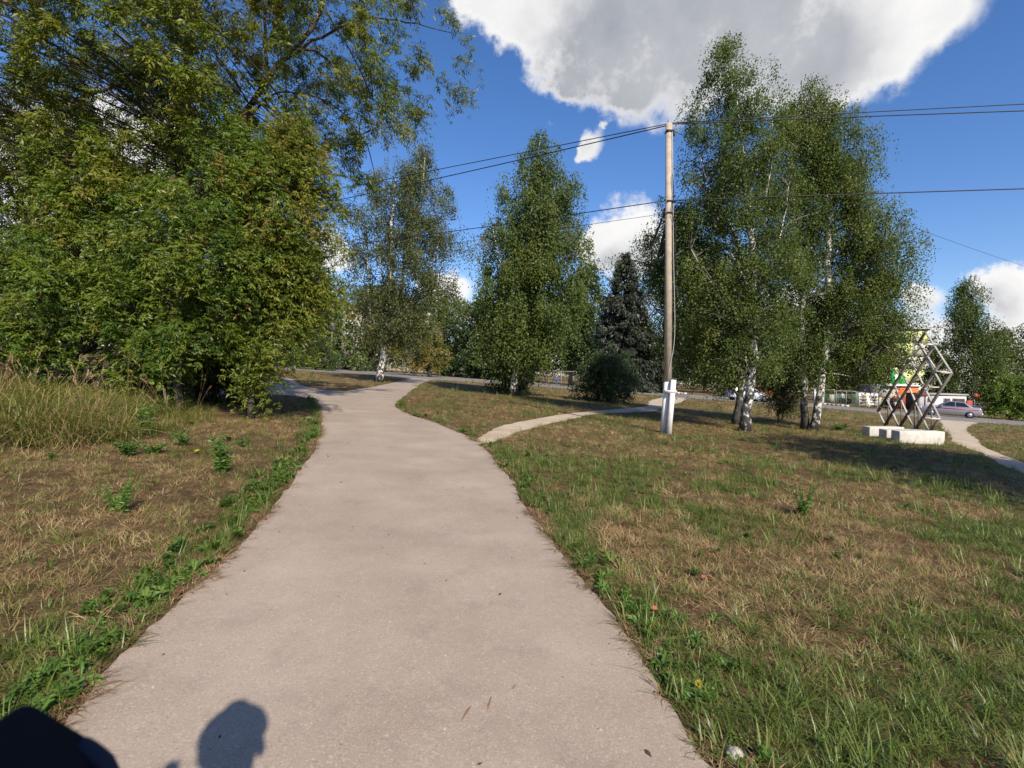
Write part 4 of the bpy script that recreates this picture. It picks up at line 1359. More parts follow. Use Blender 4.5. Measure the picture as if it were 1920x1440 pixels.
MB().tube([top - [0.03, 0, 0.02], top + [-0.03, 0, 0.12]], 0.010, 6).build('pin', M['dark_metal'], pole, PB)
cab = [W(1259.5, 250, PD), W(1260.5, 330, PD), W(1261.5, 480, PD), W(1264, 600, PD), W(1262, 650, PD), W(1255, 685, PD), W(1251, 712, PD)]
cab = [p + np.array([-0.012, -0.100, 0]) for p in cab]
MB().tube(resample(np.array(cab), 28), 0.009, 6).build('down_cable', M['insul'], pole, PB)
MB().tube(resample(np.array([W(1258, 330, PD), W(1261, 372, PD), W(1256, 400, PD), W(1263, 425, PD), W(1264, 500, PD)]) + [0, -0.13, 0], 24), 0.009, 6).build('loose_cable', M['cable'], pole, PB)
for y_ in (378, 400):
    MB().box(W(1257, y_, PD), (0.225, 0.2, 0.03)).build('strap', M['dark_metal'], pole, PB)

# the next poles of the line stand outside the view or behind the maple
PLb = GD(150, 36.0)
p2 = thing('utility_pole', 'concrete utility pole far behind the tall maple', 'utility pole', PLb)
mb = MB(); octo(mb, PLb, PLb + [0, 0, 8.6], 0.12, 0.1); mb.build('shaft', M['concrete'], p2, PLb)
PRb = np.array([33.12, 9.2, gz(33.12)])
p3 = thing('utility_pole', 'concrete utility pole off beyond the lattice sculpture', 'utility pole', PRb)
mb = MB(); octo(mb, PRb, PRb + [0, 0, 9.6], 0.12, 0.1); mb.build('shaft', M['concrete'], p3, PRb)


def wire(label, a, b_, sag, r, n=40):
    u = np.linspace(0, 1, n)[:, None]
    P = np.asarray(a) * (1 - u) + np.asarray(b_) * u
    P[:, 2] -= (4 * sag * u * (1 - u))[:, 0]
    o = MB().tube(P, r, 6).build('overhead_cable', M['cable'], None, tuple(P[0]))
    return tag(o, label, 'cable', 'overhead cables on the pole line')


tp = W(1254, 233, PD)
wire('upper of the two top cables running left from the pole top', tp + [0, 0, .02], PLb + [0, 0, 8.85], 0.10, 0.013)
wire('lower of the two top cables running left from the pole top', tp + [0, 0.03, -.01], PLb + [0.3, 0, 8.15], 0.30, 0.016)
R_ = W(1920, 203, 12.6)
e1 = tp + (R_ - tp) * (33.0 - tp[0]) / (R_[0] - tp[0])
wire('upper of the two top cables running right from the pole top', tp + [0, 0, .03], e1, -0.10, 0.012)
R_ = W(1920, 214, 12.6)
e2 = tp + (R_ - tp) * (33.0 - tp[0]) / (R_[0] - tp[0])
wire('lower of the two top cables running right from the pole top', tp + [0, 0, .0], e2, -0.10, 0.014)
tq = W(1250, 376, PD)
wire('cable running left from the strap halfway down the pole', tq, PLb + [0, 0, 6.6], 0.35, 0.013)
R_ = W(1920, 357, 12.6)
e3 = tq + (R_ - tq) * (33.0 - tq[0]) / (R_[0] - tq[0])
wire('cable running right at mid height behind the birch group', tq, e3, -0.05, 0.014)
tr_ = W(1250, 400, PD)
wire('thin cable running left below the strap on the pole', tr_, PLb + [0, 0, 5.9], 0.35, 0.006)
wire('thin service cable dropping from the pole top towards the shops', W(1262, 246, PD), W(1975, 515, 38), 0.25, 0.009)
wire('thin distant cable above the weeping birch beyond the road', W(1640, 607, 66), W(2050, 625, 60), 0.2, 0.022)

# ------------------------------------------------------------------ lattice sculpture on whitewashed blocks
SB = G(1720, 826)
sx = SB[0] + 0.15
sculpt = thing('lattice_sculpture', 'open steel lattice sculpture of diamonds standing on whitewashed concrete blocks', 'sculpture', SB)


def ZP(zx, zy, xo=0.0):
    """point of the lattice plane (x constant) from the detail view"""
    px, py = 1630 + zx / 5.76, 600 + zy / 5.76
    d = c_r * (px - 960) / FPX + c_u * (720 - py) / FPX + c_f
    p = CAM + d * (sx / d[0])
    return p + np.array([xo, 0, 0])


def sbar(name, a, b_, w, h, xo=0.0, mat='sculpt', xw=None):
    A, B = ZP(*a, xo), ZP(*b_, xo)
    MB().bar(A, B, w, h, up=(1, 0, 0)).build(name, M[mat], sculpt, SB)


broad = [((92, 990), (440, 425)), ((165, 1140), (705, 262)), ((318, 1170), (790, 425)), ((482, 1205), (890, 570)), ((640, 1215), (762, 1070)), ((540, 238), (608, 125))]
thin = [((92, 985), (165, 1140)), ((185, 860), (318, 1170)), ((272, 715), (482, 1200)), ((350, 565), (640, 1215)), ((440, 425), (760, 1075)), ((480, 160), (790, 735)), ((600, 128), (885, 575)), ((520, 230), (720, 545))]
for a, b_ in broad:
    sbar('broad_bar', a, b_, 0.035, 0.095)
for a, b_ in thin:
    sbar('thin_bar', a, b_, 0.024, 0.062, 0.02, 'sculpt_sunlit')
for zx, z0, z1 in ((188, 860, 1130), (330, 900, 1160), (475, 930, 1180), (515, 900, 1180), (655, 960, 1205)):
    sbar('upright', (zx, z0), (zx, z1), 0.032, 0.032, 0.05)
XO = 0.42      # cross bars tie the lattice to short outriggers
for zx, zy in ((885, 572), (720, 555), (760, 1068), (600, 1058), (640, 725), (700, 265), (620, 258)):
    A = ZP(zx, zy)
    B = A + np.array([-0.34 if zx in (885, 760, 700) else 0.34, 0, 0])
    MB().bar(A, B, 0.038, 0.038).build('cross_bar', M['plinth'], sculpt, SB)  # pale block colour puts the sunlit look into the cross bars
bt = SB[2] + 0.0
for k_, (zx, zy, Ln) in enumerate(((330, 1200, 1.42), (190, 1186, 1.3), (5, 1154, 1.2))):
    px, py = 1630 + zx / 5.76, 600 + zy / 5.76
    Dk = 16.0 + 0.72 * k_
    pt = W(px, py, Dk)
    z0 = gz(pt[0] + Ln / 2) - 0.05
    hgt = pt[2] - z0
    o = MB().box((pt[0] + Ln / 2, pt[1] + 0.19, z0 + hgt / 2), (Ln, 0.38, hgt)).build('block', M['plinth'], sculpt, SB)
    bv = o.modifiers.new('edge', 'BEVEL'); bv.width = 0.025; bv.segments = 2

# ------------------------------------------------------------------ cars
def car(label, paint, loc, rz, stripe=False, hatch=False, group='cars by the road'):
    root = thing('parked_car', label, 'car', loc, rz, group)
    root.rotation_euler = (math.atan(-SLOPE) * 0, math.atan(SLOPE) * math.cos(rz), rz)
    ex, ey, ez = np.eye(3)
    L = 2.05
    body = [(-L, 0.32), (-L - 0.04, 0.55), (-L + 0.02, 0.80), (-L + 0.10, 0.94), (-1.25, 0.98), (-0.5, 0.93), (0.75, 0.90), (1.75, 0.78), (2.02, 0.68), (2.08, 0.48), (2.02, 0.30), (1.0, 0.24), (-1.0, 0.24)]
    if hatch:
        body[3] = (-L + 0.06, 0.96)
    mb = MB(); mb.prism(body, ex, ez, ey, (0, -0.82, 0), 1.64)
    o = mb.build('body', M[paint], root)
    bv = o.modifiers.new('edge', 'BEVEL'); bv.width = 0.05; bv.segments = 2
    gh = [(-1.45, 0.95), (-0.95, 1.36), (0.15, 1.40), (0.85, 0.92)] if not hatch else [(-1.95, 0.95), (-1.65, 1.40), (0.1, 1.45), (0.95, 0.92)]
    gh = np.array(gh)
    V = []
    for s in (-1, 1):
        for i, (x, z) in enumerate(gh):
            V.append((x, s * (0.74 if i in (0, 3) else 0.58), z))
    o = MB().add(V, quads=[[0, 1, 2, 3], [7, 6, 5, 4], [0, 4, 5, 1], [1, 5, 6, 2], [2, 6, 7, 3], [3, 7, 4, 0]]).build('cabin', M[paint], root)
    bv = o.modifiers.new('edge', 'BEVEL'); bv.width = 0.03; bv.segments = 2
    for s in (-1, 1):
        # side windows, proud of the cabin
        def sp(x, z):
            u = (z - 0.94) / 0.44
            return (x, s * (0.75 - 0.16 * u + 0.006), z)
        wv_ = [sp(gh[0][0] + 0.22, 0.98), sp(gh[1][0] + 0.08, 1.32), sp(-0.35, 1.34), sp(-0.35, 0.98)]
        wf = [sp(-0.28, 0.98), sp(-0.28, 1.34), sp(gh[2][0] - 0.02, 1.34), sp(gh[3][0] - 0.14, 0.98)]
        for w_ in (wv_, wf):
            q_ = [[0, 1, 2, 3]] if s > 0 else [[3, 2, 1, 0]]
            MB().add(w_, quads=q_).build('side_window', M['glass'], root)
    g0, g1 = gh[0], gh[1]
    f = lambda u, y, k_: (g0[0] + (g1[0] - g0[0]) * u - 0.012, y * (0.68 - 0.12 * u), g0[1] + (g1[1] - g0[1]) * u + 0.012)
    MB().add([f(.12, -1, 0), f(.12, 1, 0), f(.9, 1, 0), f(.9, -1, 0)], quads=[[3, 2, 1, 0]]).build('rear_window', M['glass'], root)
    g0, g1 = gh[3], gh[2]
    f2 = lambda u, y: (g0[0] + (g1[0] - g0[0]) * u + 0.012, y * (0.68 - 0.12 * u), g0[1] + (g1[1] - g0[1]) * u + 0.012)
    MB().add([f2(.1, -1), f2(.1, 1), f2(.92, 1), f2(.92, -1)], quads=[[0, 1, 2, 3]]).build('windscreen', M['glass'], root)
    for x in (-1.28, 1.30):
        for s in (-1, 1):
            a = np.linspace(0, 2 * math.pi, 20)[:-1]
            wl = MB().tube([(x, s * 0.66, 0.30), (x, s * 0.845, 0.30)], 0.30, 18).build('wheel', M['tyre'], root)
            MB().tube([(x, s * 0.80, 0.30), (x, s * 0.855, 0.30)], 0.18, 14).build('rim', M['silver'], wl)
    for s in (-1, 1):
        MB().box((-L - 0.01, s * 0.62, 0.78), (0.06, 0.36, 0.15)).build('tail_light', M['redlamp'], root)
        MB().box((2.03, s * 0.60, 0.66), (0.08, 0.36, 0.13)).build('headlight', M['white'], root)
        if stripe:
            MB().box((-0.2, s * 0.826, 0.76), (3.3, 0.008, 0.075)).build('stripe', M['redstripe'], root)
        MB().box((0.62, s * 0.90, 0.98), (0.10, 0.16, 0.11)).build('mirror', M[paint], root)
    o = MB().box((-L - 0.03, 0, 0.42), (0.14, 1.58, 0.20)).build('rear_bumper', M['silver' if stripe else paint], root)
    MB().box((-L - 0.06, 0, 0.62), (0.02, 0.5, 0.11)).build('number_plate', M['white'], root)
    MB().box((2.06, 0, 0.40), (0.12, 1.56, 0.2)).build('front_bumper', M[paint], root)
    return root


c0 = G(1780, 781)
car('silver saloon car with a red side stripe parked on the far shoulder', 'silver', c0, math.radians(180 - 38), True)
c1 = G(1402, 752)
car('pale blue-grey hatchback partly hidden by the mottled birch trunks', 'paleblue', c1, math.radians(8), hatch=True)
c2 = G(1366, 744)
car('small black car on the road behind the pale hatchback', 'carblack', c2, math.radians(60), hatch=True)

# ------------------------------------------------------------------ shops, block of flats, signs on the far side
def face_box(px0, px1, py0, D, depth_m, pyb=None):
    """corner metres of a box front: x0, x1, z base, z top, y"""
    a = W(px0, py0, D)
    b_ = W(px1, py0, D)
    zb = (gz((a[0] + b_[0]) / 2)) if pyb is None else W(px0, pyb, D)[2]
    return a[0], b_[0], zb, (a[2] + b_[2]) / 2, a[1]


def wallbox(mb, x0, x1, y0, y1, z0, z1):
    mb.box(((x0 + x1) / 2, (y0 + y1) / 2, (z0 + z1) / 2), (x1 - x0, y1 - y0, z1 - z0))


# five-storey panel block: wall panels are parts
D = 112.0
x0, x1, zb, zt, yv = face_box(1655, 1741, 619, D, 12)
loc = (x0, yv, zb)
flats = thing('apartment_block', 'pale panel apartment block with yellow-green patches behind the shops', 'building', loc)
mb = MB(); wallbox(mb, x0, x1, yv + 0.12, yv + 12, zb - 3, zt); mb.build('wall', M['joint'], flats, loc)
nr, nc = 6, 3
zs = np.linspace(zb - 1.0, zt, nr + 1)
for r in range(nr):
    for cidx in range(nc):
        xa, xb = x0 + (x1 - x0) * cidx / nc + 0.04, x0 + (x1 - x0) * (cidx + 1) / nc - 0.04
        lime = (r in (2,) and cidx >= 1) or (r == 5 and cidx >= 1) or (r == 4 and cidx == 1)
        mb = MB(); wallbox(mb, xa, xb, yv, yv + 0.2, zs[r] + 0.04, zs[r + 1] - 0.04)
        mb.build('wall_panel', M['limepanel' if lime else 'cream'], flats, loc)
mb = MB(); wallbox(mb, x0 - 0.2, x1 + 0.2, yv - 0.25, yv + 12.2, zt + 0.01, zt + 0.35); mb.build('roof', M['brown_dark'], flats, loc)

# orange-fronted kiosk with steps and rails
D = 64.0
x0, x1, zb, zt, yv = face_box(1655, 1718, 724, D, 4)
loc = (x0, yv, zb)
kio = thing('shop_kiosk', 'small shop kiosk with an orange front and a grey end behind the sculpture', 'kiosk', loc)
w_ = x1 - x0
mb = MB(); wallbox(mb, x0, x0 + w_ * 0.42, yv, yv + 4, zb - 0.2, zt); mb.build('wall', M['grey_wall'], kio, loc)
mb = MB(); wallbox(mb, x0 + w_ * 0.42 + 0.002, x1, yv - 0.25, yv + 4, zb - 0.2, zt); mb.build('wall', M['orange'], kio, loc)['label'] = 'orange front wall'
mb = MB(); wallbox(mb, x0 + w_ * 0.27, x0 + w_ * 0.80, yv - 0.40, yv - 0.252, zb, zb + (zt - zb) * 0.55); mb.build('shopfront', M['brick_red'], kio, loc)
mb = MB(); wallbox(mb, x0 + w_ * 0.34, x0 + w_ * 0.46, yv - 0.44, yv - 0.402, zb + 0.2, zb + (zt - zb) * 0.5); mb.build('door', M['brown_dark'], kio, loc)
mb = MB(); wallbox(mb, x0 - 0.15, x1 + 0.1, yv - 0.5, yv + 4.1, zt + 0.003, zt + 0.14); mb.build('roof', M['white'], kio, loc)
for k_ in range(3):
    mb = MB(); wallbox(mb, x0 + w_ * 0.55, x0 + w_ * 0.95, yv - 0.9 - 0.3 * k_, yv - 0.6 - 0.3 * k_, zb - 0.2, zb + 0.35 - 0.13 * k_); mb.build('step', M['concrete'], kio, loc)
for k_ in range(4):
    a = np.array([x0 + w_ * 0.62, yv - 1.5, zb + 0.35 + 0.2 * k_]); b_ = a + [w_ * 0.30, 0.6, 0.0]
    MB().tube([a, b_], 0.025, 5).build('rail', M['white'], kio, loc)
# green advertising board on the kiosk roof: two leaning faces, one with a pale emblem
pb = W(1686, 722, D - 0.3)
sgn = thing('advert_board', 'bright green advertising board with a pale round emblem above the kiosk', 'sign', pb)
mb = MB(); mb.prism([(-1.05, 0.0), (0.05, 0.0), (-0.25, 1.2), (-0.7, 1.95), (-1.1, 1.6)], (1, 0, 0), (0, 0, 1), (0, 1, 0), pb + [0, 0, 0.16], 0.1); mb.build('board', M['green_board'], sgn, pb)
mb = MB(); mb.prism([(0.06, 0.0), (1.1, 0.0), (0.95, 0.5), (0.45, 1.05), (0.1, 0.8)], (1, 0, 0), (0, 0, 1), (0, 1, 0), pb + [0, 0.1, 0.16], 0.1); mb.build('board', M['green_board'], sgn, pb)
a_ = np.linspace(0, 2 * math.pi, 14)[:-1]
mb = MB(); mb.prism(np.stack([np.cos(a_) * 0.24, np.sin(a_) * 0.38], 1), (1, 0, 0), (0, 0, 1), (0, 1, 0), pb + [-0.42, -0.02, 0.95], 0.02); mb.build('emblem', M['white'], sgn, pb)
mb = MB(); mb.prism(np.stack([np.cos(a_) * 0.3, np.sin(a_) * 0.3], 1), (1, 0, 0), (0, 0, 1), (0, 1, 0), pb + [-0.5, -0.01, 1.9], 0.05); mb.build('emblem', M['cream'], sgn, pb)
# dark green shed behind
x0, x1, zb, zt, yv = face_box(1640, 1657, 731, 67, 3)
loc = (x0, yv, zb)
shd = thing('green_shed', 'dark green shed tucked against the grey end of the kiosk', 'shed', loc)
mb = MB(); wallbox(mb, x0, x1, yv, yv + 3, zb - 0.2, zt); mb.build('wall', M['green_wall'], shd, loc)
mb = MB(); wallbox(mb, x0 - 0.1, x1 + 0.1, yv - 0.1, yv + 3.1, zt + 0.003, zt + 0.1); mb.build('roof', M['brown_dark'], shd, loc)
x0, x1, zb, zt, yv = face_box(1548, 1606, 735, 72, 3)
loc = (x0, yv, zb)
shd = thing('green_shed', 'long dark green kiosk in the shade behind the wire fence', 'kiosk', loc)
mb = MB(); wallbox(mb, x0, x1, yv, yv + 3, zb - 0.2, zt); mb.build('wall', M['green_wall'], shd, loc)
for u in (0.12, 0.45, 0.7):
    mb = MB(); wallbox(mb, x0 + (x1 - x0) * u, x0 + (x1 - x0) * (u + 0.16), yv - 0.05, yv - 0.003, zb + 0.2, zt - 0.35); mb.build('shutter', M['brown_dark' if u > 0.4 else 'grey_wall'], shd, loc)
mb = MB(); wallbox(mb, x0 - 0.1, x1 + 0.1, yv - 0.3, yv + 3.1, zt + 0.003, zt + 0.12); mb.build('roof', M['brown_dark'], shd, loc)
# door porch
x0, x1, zb, zt, yv = face_box(1717, 1736, 737, 60, 2)
loc = (x0, yv, zb)
por = thing('entrance_porch', 'dark brown entrance porch with a grey door beside the white shop', 'porch', loc)
mb = MB(); wallbox(mb, x0, x1, yv, yv + 1.5, zb - 0.2, zt); mb.build('wall', M['brown_dark'], por, loc)
mb = MB(); wallbox(mb, x0 + 0.32, x1 - 0.22, yv - 0.05, yv - 0.003, zb, zt - 0.42); mb.build('door', M['grey_door'], por, loc)
mb = MB(); wallbox(mb, x0 + 0.1, x1 - 0.1, yv - 0.06, yv - 0.003, zt - 0.36, zt - 0.06); mb.build('name_board', M['brick_red'], por, loc)
# white shop
x0, x1, zb, zt, yv = face_box(1738, 1812, 741, 66, 5)
loc = (x0, yv, zb)
shp = thing('white_shop', 'low white shop building with a dark window behind the silver car', 'shop', loc)
mb = MB(); wallbox(mb, x0, x1, yv, yv + 5, zb - 0.3, zt); mb.build('wall', M['white_wall'], shp, loc)
mb = MB(); wallbox(mb, x0 - 0.15, x1 + 0.15, yv - 0.2, yv + 5.1, zt + 0.003, zt + 0.16); mb.build('roof', M['grey_wall'], shp, loc)
for u0, u1 in ((0.42, 0.60), (0.64, 0.97)):
    f = MB(); wallbox(f, x0 + (x1 - x0) * u0, x0 + (x1 - x0) * u1, yv - 0.06, yv - 0.003, zb + 0.75, zt - 0.35)
    f = f.build('window', M['grey_wall'], shp, loc)
    g_ = MB(); wallbox(g_, x0 + (x1 - x0) * u0 + 0.1, x0 + (x1 - x0) * u1 - 0.1, yv - 0.075, yv - 0.063, zb + 0.85, zt - 0.45)
    g_.build('pane', M['brown_dark'], f, loc)
MB().box((x0 + 0.55, yv - 0.16, zt - 0.45), (0.7, 0.3, 0.5)).build('air_conditioner', M['grey_wall'], shp, loc)
# red board, orange sign, white covered table, blue sign
b0 = G(1816, 782)
rb = thing('red_board', 'tall dark red board standing at the roadside behind the silver car', 'board', b0)
mb = MB(); wallbox(mb, b0[0] - 0.28, b0[0] + 0.28, b0[1] - 0.05, b0[1] + 0.05, b0[2] + 0.08, b0[2] + 1.55); mb.build('panel', M['red_board'], rb, b0)
mb = MB(); wallbox(mb, b0[0] - 0.31, b0[0] + 0.31, b0[1] - 0.2, b0[1] + 0.2, b0[2] - 0.02, b0[2] + 0.078); mb.build('foot', M['brown_dark'], rb, b0)
b0 = GD(1836, 52)
os_ = thing('orange_sign', 'orange and red sign board raised over the white table', 'sign', b0)
zc = W(1836, 743, 52)
mb = MB(); wallbox(mb, b0[0] - 0.42, b0[0] + 0.42, b0[1] - 0.04, b0[1] + 0.04, zc[2] - 0.28, zc[2] + 0.28); mb.build('panel', M['red_board'], os_, b0)
mb = MB(); wallbox(mb, b0[0] - 0.30, b0[0] + 0.34, b0[1] - 0.05, b0[1] - 0.043, zc[2] - 0.2, zc[2] + 0.2); mb.build('picture', M['orange'], os_, b0)
for s in (-0.32, 0.32):
    MB().tube([b0 + [s, 0.06, 0], [b0[0] + s, b0[1] + 0.06, zc[2] + 0.2]], 0.03, 6).build('post', M['grey_post'], os_, b0)
b0 = GD(1834, 50)
tb = thing('market_table', 'market table under a crumpled white cloth beside the red board', 'table', b0)
mb = MB(); wallbox(mb, b0[0] - 0.5, b0[0] + 0.45, b0[1] - 0.3, b0[1] + 0.3, b0[2] + 0.74, b0[2] + 0.80); mb.build('table_top', M['wood'], tb, b0)
for sx_, sy_ in ((-1, -1), (1, -1), (-1, 1), (1, 1)):
    MB().tube([b0 + [sx_ * 0.42 - 0.02, sy_ * 0.24, 0], b0 + [sx_ * 0.42 - 0.02, sy_ * 0.24, 0.74]], 0.02, 5).build('leg', M['dark_metal'], tb, b0)
mb = MB()
gxn, gyn = 16, 10
gx_, gy_ = np.meshgrid(np.linspace(-0.62, 0.58, gxn), np.linspace(-0.42, 0.42, gyn), indexing='ij')
hz = 0.82 + 0.30 * np.exp(-((gx_ + 0.1) / 0.25) ** 2) * (0.6 + 0.4 * np.sin(gx_ * 21 + gy_ * 9)) - 0.55 * np.clip(np.maximum(np.abs(gx_) - 0.48, np.abs(gy_) - 0.32) / 0.1, 0, 1) + 0.03 * np.sin(gx_ * 33) * np.cos(gy_ * 29)
V = np.stack([b0[0] + gx_, b0[1] + gy_, b0[2] + hz], -1).reshape(-1, 3)
idx = np.arange(gxn * gyn).reshape(gxn, gyn)
mb.add(V, quads=np.stack([idx[:-1, :-1], idx[1:, :-1], idx[1:, 1:], idx[:-1, 1:]], -1).reshape(-1, 4))
o = tag(mb.build('tablecloth', M['white_cloth'], None, tuple(b0), smooth=True), 'crumpled white cloth thrown over the market table', 'cloth')
b0 = GD(1914, 42)
zc = W(1914, 740, 44)
bs = thing('blue_sign', 'small blue sign on a post against the bright green bush', 'sign', b0 - np.array([0, 1.5, 0]))
bl_ = b0 - np.array([0, 1.5, 0])
mb = MB(); wallbox(mb, b0[0] - 0.42, b0[0] + 0.42, b0[1] - 1.55, b0[1] - 1.5, zc[2] - 0.14, zc[2] + 0.16); mb.build('plate', M['blue'], bs, bl_)
MB().tube([bl_ + [0, 0.03, 0], [b0[0], b0[1] - 1.47, zc[2]]], 0.03, 6).build('post', M['grey_post'], bs, bl_)
# orange kiosk glimpsed behind the hatchback
x0, x1, zb, zt, yv = face_box(1412, 1450, 722, 62, 2)
loc = (x0, yv, zb)
ok_ = thing('orange_kiosk', 'orange kiosk glimpsed through leaves above the pale hatchback', 'kiosk', loc)
mb = MB(); wallbox(mb, x0, x1, yv, yv + 2, zb - 0.2, zt - 0.25); mb.build('wall', M['orange'], ok_, loc)
mb = MB(); wallbox(mb, x0 - 0.2, x1 + 0.2, yv - 0.35, yv + 2.1, zt - 0.247, zt - 0.1); mb.build('roof', M['red_board'], ok_, loc)
mb = MB(); wallbox(mb, x0 + 0.3, x1 - 0.9, yv - 0.05, yv - 0.003, zb + 1.0, zb + 1.7); mb.build('counter_window', M['glass'], ok_, loc)
# market stall with shelves of goods
x0, x1, zb, zt, yv = face_box(1613, 1645, 737, 62, 1)
loc = (x0, yv, zb)
st = thing('market_stall', 'white market stall with shelves of goods behind the wire fence', 'stall', loc)
mb = MB(); wallbox(mb, x0, x1, yv + 0.5, yv + 0.58, zb + 0.05, zt); mb.build('back_panel', M['white_wall'], st, loc)
for s in (x0 - 0.04, x1 + 0.04):
    mb = MB(); wallbox(mb, s - 0.035, s + 0.035, yv, yv + 0.58, zb - 0.1, zt + 0.02); mb.build('side_panel', M['white'], st, loc)
nsh = 4
hs2 = (zt - zb - 0.3) / nsh
for k_ in range(nsh):
    z_ = zb + 0.25 + hs2 * k_
    mb = MB(); wallbox(mb, x0, x1, yv + 0.02, yv + 0.5, z_, z_ + 0.04); mb.build('shelf', M['white'], st, loc)
    for j in range(5):
        xx = x0 + 0.25 + (x1 - x0 - 0.5) * (j + rng.uniform(-.2, .2)) / 4
        o = MB().box((xx, yv + 0.24, z_ + 0.13), (rng.uniform(.2, .32), 0.26, rng.uniform(.14, .2)))
        gm_ = ['fruit', 'yellow_cloth', 'white_wall', 'brown_dark'][int(rng.integers(0, 4))]
        o = o.build('goods_box', M[gm_], None, (xx, yv + 0.24, z_ + 0.041))
        tag(o, '%s box on the %s shelf of the market stall, %s' % ({'fruit': 'orange-brown', 'yellow_cloth': 'yellow', 'white_wall': 'white', 'brown_dark': 'dark brown'}[gm_], ['lowest', 'second lowest', 'second highest', 'highest'][k_],
            ['at the left end', 'second from the left', 'in the middle', 'second from the right', 'at the right end'][j]), 'box', 'goods on the market stall')
# white pointed pavement banner
b0 = G(1626, 764)
bn = thing('feather_banner', 'white sail-shaped banner standing on the kerb before the market stall', 'banner', b0)
zt_ = W(1624, 738, depth(b0))[2] - b0[2]
mb = MB(); mb.prism([(-0.12, 0.12), (0.25, 0.02), (0.38, 0.35), (0.28, zt_ * 0.45), (0.06, zt_), (-0.10, zt_ * 0.9)], (1, 0, 0), (0, 0, 1), (0, 1, 0), b0 + [0, 0, 0.02], 0.05); mb.build('sail', M['white_cloth'], bn, b0)
MB().tube([b0 + [-0.14, 0.02, 0], b0 + [-0.13, 0.02, zt_]], 0.02, 6).build('pole', M['white'], bn, b0)
MB().box(b0 + [0.1, 0.02, 0.01], (0.7, 0.4, 0.03)).build('foot', M['dark_metal'], bn, b0)

# wire fence frames beyond the road
def fence(label, pxs, top, bot, D):
    loc = GD((pxs[0] + pxs[-1]) / 2, D)
    fn = thing('wire_fence', label, 'fence', loc, 0, 'wire fence frames beyond the road')
    pts = []
    for i, px in enumerate(pxs):
        g_ = GD(px, D)
        h = W(px, np.interp(px, (pxs[0], pxs[-1]), top), D)[2]
        pts.append((g_, h))
        MB().tube([g_ - [0, 0, .1], [g_[0], g_[1], h]], 0.042, 5).build('post', M['rust_steel'], fn, loc)
    for i in range(len(pts) - 1):
        (a, ha), (b_, hb) = pts[i], pts[i + 1]
        MB().tube([[a[0], a[1], ha], [b_[0], b_[1], hb]], 0.042, 5).build('rail', M['rust_steel'], fn, loc)
        MB().tube([[a[0], a[1], a[2] + .15], [b_[0], b_[1], b_[2] + .15]], 0.022, 5).build('rail', M['rust_steel'], fn, loc)
        mesh = MB()
        nv = max(3, int((b_[0] - a[0]) / 0.16))
        for k_ in range(1, nv):
            p = a + (b_ - a) * k_ / nv
            mesh.tube([[p[0], p[1], p[2] + .15], [p[0], p[1], ha + (hb - ha) * k_ / nv]], 0.004, 3, cap=False)
        for k_ in range(1, 10):
            u = k_ / 10
            mesh.tube([[a[0], a[1], a[2] + .15 + (ha - a[2] - .15) * u], [b_[0], b_[1], b_[2] + .15 + (hb - b_[2] - .15) * u]], 0.004, 3, cap=False)
        o = mesh.build('wire_mesh', M['rust_steel'], fn, loc)
        o['kind'] = 'stuff'


fence('wire fence frame directly right of the middle birch trunk', [968, 1000, 1025.5], (689, 691.5), 715, 66)
fence('wire fence frame with a blue figure behind it', [1029, 1052.5, 1081], (695, 697), 717, 65)
fence('wire fence frame between the lilac bush and the utility pole', [1186, 1210, 1233], (704, 707), 728, 63)
fence('wire fence frame just right of the pale leaning birch trunk', [1530, 1547, 1566], (730, 731), 757, 62)
fence('wire fence frame in front of the green kiosk', [1569, 1588, 1606], (732, 734), 760, 62)
fence('wire fence frame ending at the market stall', [1608, 1625, 1641], (735, 738), 763, 61)

# posts and signs along the far roadside on the left
def post_sign(label, px, pyb, pyt, plates, mat='grey_post', r=0.045, name='sign_post', cat='sign', extra=None):
    b0 = G(px, pyb)
    D = depth(b0)
    root = thing(name, label, cat, b0)
    tpt = W(px + (pyb - pyt) * 0.014, pyt, D)
    MB().tube([b0 - [0, 0, .1], tpt], r, 8).build('post', M[mat], root, b0, smooth=True)
    for (x0, y0, x1, y1, m_) in plates:
        a, c_ = W(x0, y1, D), W(x1, y0, D)
        mb = MB(); wallbox(mb, a[0], c_[0], a[1] - 0.10, a[1] - 0.06, a[2], c_[2]); mb.build('plate', M[m_], root, b0)
    return root, b0, D


post_sign('slim grey post with a dark box sign at the end of the near grass', 621.5, 695, 612, [(616, 611, 630, 622, 'dark_metal'), (619, 606, 627, 611.5, 'grey_post')])
r_, b0, D = post_sign('road sign on two wooden posts with a blue plate and a white plate', 691, 692.5, 632, [(691.5, 631, 705, 638.5, 'blue'), (689, 621, 704, 630, 'white')], 'wood', 0.06)
g_ = G(702, 693.2)
MB().tube([g_ - [0, 0, .1], W(703, 634, D)], 0.06, 8).build('post', M['wood'], r_, b0, smooth=True)
a, c_ = W(692.5, 636, D), W(704.5, 634, D)
mb = MB(); wallbox(mb, a[0], c_[0], a[1] - 0.112, a[1] - 0.102, a[2], c_[2]); mb.build('stripe', M['white'], r_, b0)
r_, b0, D = post_sign('wooden post with a forked Y top by the conifer bush', 557, 684, 640, [], 'wood', 0.09, 'forked_post', 'post')
for s in (-1, 1):
    MB().tube([W(558, 640.5, D), W(558.5 + s * 4, 629, D)], 0.06, 6).build('prong', M['wood'], r_, b0)
r_, b0, D = post_sign('stubby post painted white below and bare above, half hidden by maple leaves', 528, 684, 634, [], 'wood', 0.14, 'painted_post', 'post')
MB().tube([b0, W(528.7, 652, D)], 0.145, 8).build('painted_foot', M['whitewash'], r_, b0, smooth=True)
